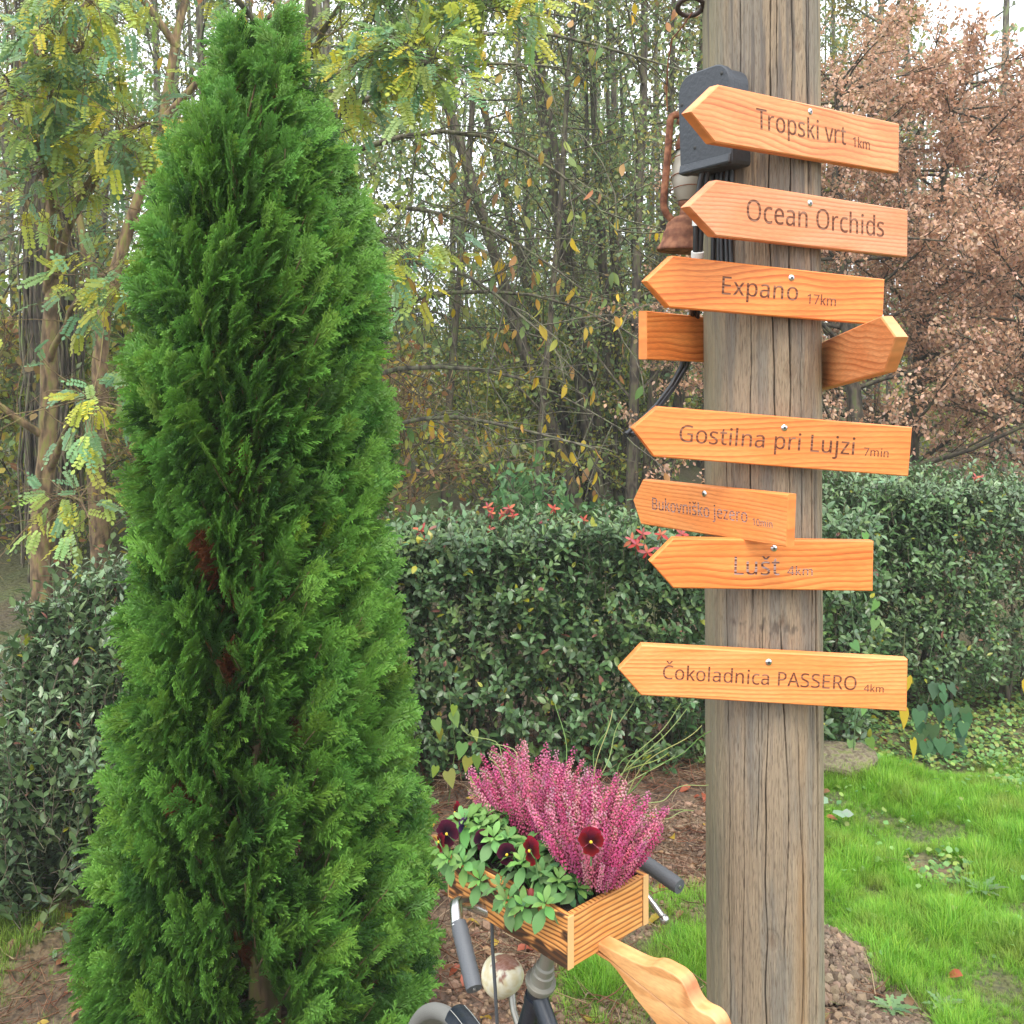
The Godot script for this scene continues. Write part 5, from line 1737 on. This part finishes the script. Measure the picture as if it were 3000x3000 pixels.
			for k in 11:
				var la := s1.rotated(ax, k * 2.39996)
				var lift := lerpf(-0.35, 1.5, k / 10.0)
				var d := (la + ax * lift + rdir() * 0.15).normalized()
				var le := lerpf(0.046, 0.016, k / 10.0) * rf(0.85, 1.15)
				var col: Color = Color(0.075, 0.18, 0.055).lerp(Color(0.15, 0.29, 0.07), clampf(k / 10.0 + rf(-0.15, 0.15), 0, 1)) * tone
				part("leaf", lf[k % 3], tinted(lush, col), pp, Transform3D(frame(d, ax - la * 0.3 * lift, le), o - ax * 0.010 * (1.0 - k / 10.0) + d * 0.003))
		part("stems", stems.mesh(), tinted(lush, Color(0.14, 0.26, 0.08)), pp)
	# flowers: place in the world, size, face, and how dark
	var pm := petal_mesh()
	for f in [[1115, 1588, 1.69, 0.0215, Vector3(-0.1, 0.25, 1), 0, "open dark red pansy flower with a yellow eye in front of the heather", 0], [1000, 1605, 1.755, 0.022, Vector3(-0.75, 0.3, 0.6), 0, "dark red pansy flower turned sideways between the two leaf clumps", 0], [843, 1573, 1.90, 0.0225, Vector3(-0.35, -0.1, 1), 1, "dark red and violet pansy flower at the left end of the planter", 0],
			[860, 1533, 1.95, 0.019, Vector3(-0.9, 0.1, 0.4), 0, "small dark red pansy flower below the leftmost heather spikes", 0], [912, 1585, 1.89, 0.018, Vector3(0.2, -0.6, 0.7), 1, "nodding purple black pansy flower among the left leaves", 0], [956, 1612, 1.85, 0.018, Vector3(0.1, -0.3, 0.8), 1, "small wine red pansy flower over the middle of the box", 0], [829, 1588, 1.90, 0.016, Vector3(-0.9, -0.2, 0.5), 0, "half open dark red pansy hanging at the leftmost point", 0], [878, 1560, 1.92, 0.016, Vector3(0.7, 0.1, 0.6), 2, "small violet pansy flower above the left leaves", 0]]:
		var p := Vector3((f[0] - 966) / 1932.0 * f[2], 2.0 - (f[1] - 660) / 1932.0 * f[2], -f[2])
		var fl := thing("pansy_flower", f[6], "flower", p, "pansy flowers in the planter box")
		var bs := frame(Vector3.UP, f[4])
		var pc: Color = [Color(0.24, 0.008, 0.022), Color(0.085, 0.008, 0.035), Color(0.12, 0.03, 0.16)][f[5]]
		for k in 5:
			var an: float = [0.42, -0.42, 1.45, -1.45, PI][k]
			var sc: float = f[3] * [1.05, 1.05, 1.0, 1.0, 1.15][k]
			var lb := bs * Basis(Vector3.BACK, an) * Basis.from_scale(Vector3(sc, sc, sc))
			part("petal", pm, tinted(petal, vary(pc * (1.15 if k < 2 else 0.9), 0.06)), fl, Transform3D(lb, bs * Vector3(0, 0, -0.0016 * (2 - k / 2) + k * 0.0002)))
		var eye := MB.new()
		eye.lathe([Vector2(0, 0.0038), Vector2(0.0020, 0.0033), Vector2(0.0028, 0.0015)], 10, Transform3D(bs * Basis(Vector3.RIGHT, PI / 2), Vector3.ZERO))
		part("eye", eye.mesh(), mat(lin(0.62, 0.42, 0.02), 0.7), fl)
		var stem := MB.new()
		stem.tube([Vector3(0, 0, 0), -bs.z * 0.012 + Vector3(0, -0.006, 0), -bs.z * 0.016 + Vector3(0.0, -0.05, -0.005)], [0.0016, 0.0016, 0.0016], 5)
		part("stalk", stem.mesh(), tinted(lush, Color(0.14, 0.26, 0.08)), fl)
	for f in [[1002, 1690, 1.78], [1030, 1700, 1.77]]:
		var p := Vector3((f[0] - 966) / 1932.0 * f[2], 2.0 - (f[1] - 660) / 1932.0 * f[2], -f[2])
		var bd := thing("pansy_bud", "faded reddish pansy bud hanging over the front of the box" if f[0] < 1010 else "second faded pansy bud, right of its neighbour over the box front", "flower bud", p, "faded pansy buds")
		b = MB.new()
		b.lathe([Vector2(0, -0.016), Vector2(0.005, -0.011), Vector2(0.0075, 0.0), Vector2(0.006, 0.009), Vector2(0.002, 0.014)], 8)
		part("bud", b.mesh(), tinted(petal, Color(0.30, 0.06, 0.05)), bd)
		b = MB.new()
		b.tube([Vector3(0, 0.012, 0), Vector3(0.004, 0.022, -0.006), Vector3(0.006, 0.02, -0.03)], [0.0025, 0.0016, 0.0014], 5)
		part("stalk", b.mesh(), tinted(lush, Color(0.16, 0.3, 0.08)), bd)
	# curly rush
	var rush := thing("curly_rush", "pale green corkscrew rush curling up from the back of the planter", "rush plant", Vector3(0.118, 1.03, -1.99))
	for k in 24:
		b = MB.new()
		var d := Vector3(rf(-0.75, 0.85), rf(0.4, 1.15), rf(-0.5, 0.1))
		if k == 0: d = Vector3(-0.6, 1.0, 0)
		if k == 1: d = Vector3(0.9, 0.5, -0.3)
		var le := rf(0.2, 0.36)
		var ax := d.normalized()
		var s1 := ax.cross(Vector3(0.2, 0.3, 1)).normalized()
		var s2 := ax.cross(s1)
		var w := []
		var turns := rf(1.0, 3.5)
		var ph := rf(0, TAU)
		var am := rf(0.003, 0.013)
		var o := Vector3(rf(-0.025, 0.025), 0, rf(-0.02, 0.02))
		for i in 30:
			var t := i / 29.0
			var fall := Vector3(ax.x * 0.07 * t * t, -0.10 * t * t * (1.2 - ax.y), 0)
			w.append(o + ax * le * t + fall + (s1 * cos(ph + t * turns * TAU) + s2 * sin(ph + t * turns * TAU)) * am * smoothstep(0.0, 0.25, t))
		b.tube(w, radii(0.0014, 0.0008, 30), 5)
		part("stem", b.mesh(), tinted(blade, vary(pick([Color(0.26, 0.34, 0.10), Color(0.34, 0.38, 0.16), Color(0.16, 0.28, 0.07)]), 0.15)), rush)

func petal_mesh() -> ArrayMesh:
	var b := MB.new()
	var c0 := Color(0.25, 0.2, 0.3)
	var o := b.vert(Vector3(0, 0.05, 0), Vector3.BACK, c0)
	var prev := []
	for ring in 3:
		var cur := []
		var rr: float = [0.35, 0.72, 1.0][ring]
		for k in 9:
			var a := lerpf(-0.85, 0.85, k / 8.0)
			var le := rr * (1.0 - 0.22 * pow(absf(a / 0.85), 2.5)) * (1.0 + (0.035 * sin(k * 2.2) if ring == 2 else 0.0))
			var p := Vector3(sin(a) * le * 0.95, cos(a) * le, (0.10 * sin(k * 1.9 + 1.0) if ring == 2 else 0.03) * rr - 0.12 * rr * rr)
			cur.append(b.vert(p, (Vector3(-sin(a) * 0.2, 0.1, 1)).normalized(), [Color(0.16, 0.3, 0.4), Color(0.55, 0.6, 0.6), Color(1.1, 1.0, 1.0)][ring]))
		for k in 8:
			if ring == 0: b.tri(o, cur[k], cur[k + 1])
			else: b.quad(prev[k], cur[k], cur[k + 1], prev[k + 1])
		prev = cur
	return b.mesh()

# ------------------------------------------------------------------ grass, litter, weeds
func build_lawn(blade: StandardMaterial3D, leaf: StandardMaterial3D, gloss: StandardMaterial3D) -> void:
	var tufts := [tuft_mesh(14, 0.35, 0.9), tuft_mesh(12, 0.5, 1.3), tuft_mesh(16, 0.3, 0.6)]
	var xs := [[], [], []]
	var cs := [[], [], []]
	var gc := [Color(0.17, 0.40, 0.025), Color(0.22, 0.45, 0.032), Color(0.14, 0.35, 0.028), Color(0.27, 0.45, 0.045)]
	var tone := noise(141, 1.2, 2)
	var tries := 170000
	for i in tries:
		var x := rf(-2.6, 4.2)
		var z := -rf(1.2, 5.6)
		var k := lawn(x, z)
		if rng.randf() > k * (1.0 if x > 0.0 else 0.5): continue
		var h := rf(0.06, 0.10) * (0.75 + tone.get_noise_2d(x * 1.5, z * 1.5) * 0.8) * (0.55 + 0.45 * k)
		var j := i % 3
		xs[j].append(Transform3D(Basis(Vector3.UP, rf(0, TAU)).scaled(Vector3(h, h * rf(0.85, 1.25), h)), Vector3(x, ground_y(x, z) - 0.004, z)))
		var col := vary(pick(gc), 0.15).lerp(Color(0.24, 0.25, 0.05), clampf(tone.get_noise_2d(x * 3.0 + 50.0, z * 3.0) * 0.9, 0, 0.7))
		if x < -0.9: col = col.lerp(Color(0.2, 0.2, 0.06), 0.35)
		cs[j].append(col)
	var g := Node3D.new()
	g.name = "grass"
	add_child(g)
	g.set_meta("kind", "stuff")
	g.set_meta("label", "bright green uncut grass of the lawn round the post")
	g.set_meta("category", "grass")
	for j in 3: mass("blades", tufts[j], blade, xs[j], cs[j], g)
	# creeping ground cover at the right and along the hedge foot
	var round_leaf := leaf_mesh(0.95, 0.1, 0.15, 4, Color.WHITE, Color.WHITE, 0.5, 0.03)
	var gx := []
	var gcol := []
	for i in 30000:
		var x := rf(0.9, 4.2)
		var z := -rf(3.3, 6.2)
		var near := lawn(x, z)
		var d := -z
		var w := gn.get_noise_2d(x * 3.0 + 9.0, z * 3.0)
		if near > 0.75 and rng.randf() > 0.06: continue
		if w < -0.22 and rng.randf() < 0.75: continue
		if x < 1.25 and rng.randf() < 0.5: continue
		gx.append(Transform3D(frame(Vector3(rf(-1, 1), rf(-0.1, 0.7), rf(-1, 1)), Vector3(rf(-0.5, 0.5), 1, rf(-0.3, 0.6)), rf(0.012, 0.030)), Vector3(x, ground_y(x, z) + rf(0.005, 0.05), z)))
		gcol.append(vary(pick([Color(0.18, 0.36, 0.10), Color(0.22, 0.40, 0.11), Color(0.15, 0.30, 0.11), Color(0.28, 0.40, 0.09), Color(0.27, 0.30, 0.08)]), 0.2))
	var cov := Node3D.new()
	cov.name = "ground_cover"
	add_child(cov)
	cov.set_meta("kind", "stuff")
	cov.set_meta("label", "low creeping green weeds along the foot of the dark hedge")
	cov.set_meta("category", "ground cover")
	mass("weed_leaves", round_leaf, leaf, gx, gcol, cov)
	# fallen needles, twigs and dry leaves
	var stick := MB.new()
	stick.tube([Vector3(0, 0, 0), Vector3(0.05, 0.5, 0.02), Vector3(-0.03, 1, 0)], [0.018, 0.016, 0.008], 4)
	var st := stick.mesh()
	var sx := []
	var scol := []
	for i in 26000:
		var x := rf(-2.2, 1.6)
		var z := -rf(1.7, 5.2)
		var lv := lawn(x, z)
		var w := gn.get_noise_2d(x * 2.5 + 70.0, z * 2.5)
		if rng.randf() < lv * 1.3 or w < -0.15 and rng.randf() < 0.8: continue
		if x > 1.0 and rng.randf() < 0.8: continue
		sx.append(Transform3D(frame(Vector3(rf(-1, 1), rf(-0.12, 0.3), rf(-1, 1)), rdir(), rf(0.035, 0.13)), Vector3(x, ground_y(x, z) + rf(0.0, 0.025), z)))
		scol.append(vary(pick([Color(0.24, 0.10, 0.055), Color(0.30, 0.17, 0.10), Color(0.16, 0.075, 0.05), Color(0.40, 0.28, 0.18), Color(0.20, 0.085, 0.04)]), 0.25))
	var lit := Node3D.new()
	lit.name = "needle_litter"
	add_child(lit)
	lit.set_meta("kind", "stuff")
	lit.set_meta("label", "reddish brown fallen needles and twigs under the conifer and hedge")
	lit.set_meta("category", "litter")
	mass("needles", st, leaf, sx, scol, lit)
	var dry := leaf_mesh(0.55, 0.4, 0.5, 4)
	var dx := []
	var dc := []
	for i in 1500:
		var x := rf(-3.0, 4.0)
		var z := -rf(1.9, 6.5)
		if lawn(x, z) > 0.6 and rng.randf() < 0.9: continue
		dx.append(Transform3D(frame(Vector3(rf(-1, 1), rf(-0.2, 0.3), rf(-1, 1)), Vector3(rf(-0.5, 0.5), 1, rf(-0.5, 0.5)), rf(0.03, 0.065)), Vector3(x, ground_y(x, z) + rf(0.008, 0.03), z)))
		dc.append(vary(pick([Color(0.34, 0.17, 0.08), Color(0.42, 0.24, 0.12), Color(0.24, 0.12, 0.06), Color(0.5, 0.34, 0.05), Color(0.4, 0.10, 0.05)]), 0.2))
	mass("dry_leaves", dry, leaf, dx, dc, lit)
	# crumbs of soil
	var crumb := lump_mesh(0.25)
	var earth := mat(Color.WHITE, 0.95, true)
	var cx := []
	var cc := []
	for i in 9000:
		var x := rf(-0.2, 1.15)
		var z := -rf(2.6, 4.5)
		if lawn(x, z) > 0.45: continue
		var s := rf(0.003, 0.011) * (1.0 if rng.randf() < 0.93 else 2.0)
		cx.append(Transform3D(Basis(rdir(), rf(0, TAU)).scaled(Vector3(s, s * 0.8, s)), Vector3(x, ground_y(x, z) + s * 0.3, z)))
		cc.append(vary(pick([Color(0.20, 0.125, 0.08), Color(0.26, 0.17, 0.11), Color(0.15, 0.09, 0.06)]), 0.2))
	var cr := Node3D.new()
	cr.name = "soil_crumbs"
	add_child(cr)
	cr.set_meta("kind", "stuff")
	cr.set_meta("label", "loose brown crumbs of bare soil beside the post")
	cr.set_meta("category", "soil")
	mass("crumbs", crumb, earth, cx, cc, cr)
	# molehills
	for m in [[0.99, -3.34, 0.19, 0.105, "brown crumbly molehill right behind the post"], [1.10, -2.96, 0.15, 0.035, "flattened patch of bare soil at the bottom edge"]]:
		var t := thing("molehill", m[4], "molehill", Vector3(m[0], ground_y(m[0], m[1]), m[1]), "molehills in the lawn")
		var b := MB.new()
		for i in 14:
			for k in 33:
				var r: float = m[2] * 1.25 * i / 13.0
				var a := TAU * k / 32.0
				b.vert(Vector3(cos(a) * r, m[3] * exp(-pow(r / m[2] * 1.35, 2.2)) - 0.03 * smoothstep(0.8, 1.25, r / m[2]) + gn2.get_noise_2d(cos(a) * r * 4, sin(a) * r * 4) * 0.02, sin(a) * r), Vector3.UP, Color(0.12, 0.082, 0.055))
		for i in 13:
			for k in 32: b.quad(i * 33 + k, i * 33 + k + 1, i * 33 + k + 34, i * 33 + k + 33)
		part("mound", b.mesh(), earth, t)
		var mx := []
		var mc := []
		for i in 5200:
			var r: float = m[2] * 1.15 * sqrt(rng.randf())
			var a := rf(0, TAU)
			var s := rf(0.002, 0.007) * (1.0 if rng.randf() < 0.86 else rf(1.5, 3.2))
			mx.append(Transform3D(Basis(rdir(), rf(0, TAU)).scaled(Vector3(s, s, s)), Vector3(cos(a) * r, m[3] * exp(-pow(r / m[2] * 1.35, 2.2)) + 0.002, sin(a) * r)))
			mc.append(vary(pick([Color(0.15, 0.105, 0.07), Color(0.20, 0.14, 0.095), Color(0.09, 0.06, 0.04)]), 0.2))
		mass("clods", crumb, earth, mx, mc, t)
	# stone slab at the hedge foot
	var stone := bump(mat(Color.WHITE, 0.9), ntex(151, 0.04), 0.8)
	stone.albedo_texture = ntex(152, 0.02, 256, 256, ramp([[0.2, Color(0.34, 0.30, 0.24)], [0.5, Color(0.48, 0.44, 0.36)], [0.75, Color(0.40, 0.42, 0.24)]]))
	stone.uv1_triplanar = true
	stone.uv1_scale = Vector3(4, 4, 4)
	var sl := thing("stone_slab", "flat rough stone slab lying at the hedge foot right of the post", "stone", Vector3(1.56, 0.03, -4.86))
	sl.rotation = Vector3(0.16, 0.2, 0.05)
	var b := MB.new()
	var top := []
	for k in 11:
		var a := TAU * k / 11.0
		top.append(Vector3(cos(a) * 0.185 * (1.0 + 0.12 * sin(k * 3.1)), 0.05 + 0.008 * sin(k * 2.0), sin(a) * 0.13 * (1.0 + 0.15 * cos(k * 2.3))))
	for k in 11:
		var p: Vector3 = top[k]
		var q: Vector3 = top[(k + 1) % 11]
		b.flat_tri(Vector3(0, 0.062, 0), p * Vector3(0.94, 1.08, 0.94), q * Vector3(0.94, 1.08, 0.94), Color.WHITE, Vector3.UP)
		b.flat_quad(p * Vector3(0.94, 1.08, 0.94), q * Vector3(0.94, 1.08, 0.94), q * Vector3(1, 0.7, 1), p * Vector3(1, 0.7, 1), Color.WHITE, Vector3(p.x, 0.1, p.z))
		b.flat_quad(p * Vector3(1, 0.7, 1), q * Vector3(1, 0.7, 1), Vector3(q.x * 0.96, -0.06, q.z * 0.96), Vector3(p.x * 0.96, -0.06, p.z * 0.96), Color.WHITE, Vector3(p.x, 0, p.z))
	part("slab", b.mesh(), stone, sl)
	# bindweed with yellow and green heart leaves on the right hedge
	var heart := heart_leaf()
	var vine := thing("bindweed", "bindweed with hanging yellow leaves below the lowest sign's right end", "vine", Vector3(1.9, 0.02, -5.0))
	b = MB.new()
	b.tube([Vector3(0.02, 0.62, 0), Vector3(0.0, 0.45, 0.02), Vector3(-0.02, 0.25, 0.03), Vector3(0.0, 0.1, 0.04), Vector3(0.02, 0.0, 0.05)], radii(0.0022, 0.002, 5), 5)
	part("stem", b.mesh(), tinted(leaf, Color(0.2, 0.22, 0.08)), vine)
	for q in [[0.02, 0.39, 0.03], [-0.005, 0.235, 0.04], [0.035, 0.09, 0.05], [0.0, -0.02, 0.07], [-0.36, 0.02, 0.1], [0.62, 0.36, 0.0]]:
		part("leaf", heart, tinted(leaf, vary(Color(0.60, 0.46, 0.03), 0.1)), vine, Transform3D(frame(Vector3(rf(-0.15, 0.15), -1, 0.15), Vector3(rf(-0.9, 0.9), 0.1, 0.8), rf(0.075, 0.1)), Vector3(q[0], q[1], q[2])))
	var vine2 := thing("bindweed", "green heart leaved bindweed climbing the dark hedge's left end", "vine", Vector3(2.12, 0.02, -5.2))
	b = MB.new()
	b.tube([Vector3(0, -0.02, 0.1), Vector3(0.02, 0.2, 0.08), Vector3(-0.02, 0.42, 0.05), Vector3(0.03, 0.62, 0.02)], radii(0.003, 0.002, 4), 5)
	part("stem", b.mesh(), tinted(leaf, Color(0.12, 0.2, 0.08)), vine2)
	for k in 40:
		var p := Vector3(rf(-0.12, 0.12), 0.38 * pow(rng.randf(), 1.0) - 0.04, rf(0.06, 0.2))
		part("leaf", heart, tinted(leaf, vary(Color(0.055, 0.145, 0.055), 0.25)), vine2, Transform3D(frame(Vector3(rf(-0.5, 0.5), -1, 0.3), Vector3(rf(-0.5, 0.5), 0.5, 1), rf(0.045, 0.085)), p))
	var vine3 := thing("bindweed", "bright green bindweed leaves at the hedge edge touching the post's right side", "vine", Vector3(1.62, 0.75, -4.92))
	b = MB.new()
	b.tube([Vector3(0, -0.75, 0.05), Vector3(0.03, -0.3, 0.03), Vector3(0.0, 0.1, 0.02), Vector3(0.02, 0.4, 0)], radii(0.003, 0.002, 4), 5)
	part("stem", b.mesh(), tinted(leaf, Color(0.12, 0.2, 0.08)), vine3)
	for q in [[0.0, 0.35], [0.05, 0.38], [0.03, 0.28], [0.12, 0.05], [0.10, -0.03], [0.0, -0.14], [0.03, -0.24], [-0.02, -0.30], [0.05, -0.45], [0.08, -0.6], [0.0, -0.62]]:
		part("leaf", heart, tinted(leaf, vary(Color(0.15, 0.30, 0.08), 0.25)), vine3, Transform3D(frame(Vector3(rf(-0.7, 0.7), -1, 0.3), Vector3(rf(-0.8, 0.8), 0.4, 1), rf(0.035, 0.065)), Vector3(q[0], q[1], rf(0.02, 0.08))))
	var vine4 := thing("bindweed", "yellow green bindweed leaves low on the hedge beside the conifer", "vine", Vector3(-0.28, 0.25, -4.55))
	b = MB.new()
	b.tube([Vector3(0, -0.25, 0.05), Vector3(0.03, 0.0, 0.03), Vector3(0.0, 0.25, 0.02)], radii(0.003, 0.002, 3), 5)
	part("stem", b.mesh(), tinted(leaf, Color(0.2, 0.25, 0.08)), vine4)
	for k in 11:
		part("leaf", heart, tinted(leaf, vary(pick([Color(0.28, 0.36, 0.06), Color(0.17, 0.30, 0.07), Color(0.34, 0.34, 0.05)]), 0.15)), vine4, Transform3D(frame(Vector3(rf(-0.5, 0.5), -1, 0.3), Vector3(rf(-0.8, 0.8), 0.4, 1), rf(0.04, 0.075)), Vector3(rf(-0.06, 0.14), rf(-0.12, 0.25), rf(0.03, 0.1))))
	# rosette weeds in the lawn
	var jag := jagged_leaf()
	for q in [[1.14, -3.08, 14, 0.095, "grey green toothed dandelion rosette at the bottom of the lawn"], [1.3, -3.1, 9, 0.085, "smaller toothed rosette weed right of the large dandelion"], [1.72, -3.75, 10, 0.11, "pale rosette weed beside the bare spot in the lawn"], [2.15, -3.9, 9, 0.10, "pale green rosette weed near the right edge of the lawn"], [1.82, -3.0, 8, 0.1, "rosette weed low in the right corner of the lawn"]]:
		var t := thing("dandelion", q[4], "weed", Vector3(q[0], ground_y(q[0], q[1]) + 0.02, q[1]), "rosette weeds in the lawn")
		for k in q[2]:
			var a = k * 2.4
			part("leaf", jag, tinted(leaf, vary(Color(0.18, 0.30, 0.12), 0.15)), t, Transform3D(frame(Vector3(cos(a), rf(0.25, 0.7), sin(a)), Vector3(-cos(a) * 0.4, 1, -sin(a) * 0.4), q[3] * rf(0.5, 0.9)), Vector3.ZERO))
	for q in [[1.22, -4.27, "pale round weed leaf in the grass right of the post"], [1.38, -4.33, "pale round weed leaf nearest the stone slab"], [1.05, -3.7, "pale round weed leaf low beside the post"], [1.13, -4.12, "pair of pale round leaves by the post's right edge"], [1.93, -3.05, "pale round weed leaf low at the right of the lawn"]]:
		var t := thing("round_leaved_weed", q[2], "weed", Vector3(q[0], ground_y(q[0], q[1]) + 0.06, q[1]), "pale round leaved weeds in the lawn")
		for k in 3:
			var o := Vector3(rf(-0.03, 0.03), rf(-0.015, 0.015), rf(-0.03, 0.03)) * (0.0 if k == 0 else 1.4)
			part("leaf", round_leaf, tinted(leaf, vary(Color(0.26, 0.38, 0.27), 0.1)), t, Transform3D(frame(Vector3(rf(-1, 1), 0.1, rf(-1, 1)), Vector3(0, 1, 0.3), rf(0.05, 0.07)), o))

func jagged_leaf() -> ArrayMesh:
	var b := MB.new()
	var prev := []
	for i in 11:
		var t := i / 10.0
		var w := (0.035 + 0.12 * sin(PI * minf(t * 1.05, 1.0))) * (1.15 if i % 2 == 0 else 0.45)
		if i == 10: w = 0.005
		var z := -0.25 * t * t
		var cur := [b.vert(Vector3(-w, t - (0.04 if i % 2 == 0 else 0.0), z + w * 0.2), Vector3.BACK), b.vert(Vector3(0, t, z), Vector3.BACK, Color(1.25, 1.2, 1.2)), b.vert(Vector3(w, t - (0.04 if i % 2 == 0 else 0.0), z + w * 0.2), Vector3.BACK)]
		if i > 0:
			b.quad(prev[0], prev[1], cur[1], cur[0]); b.quad(prev[1], prev[2], cur[2], cur[1])
		prev = cur
	return b.mesh()
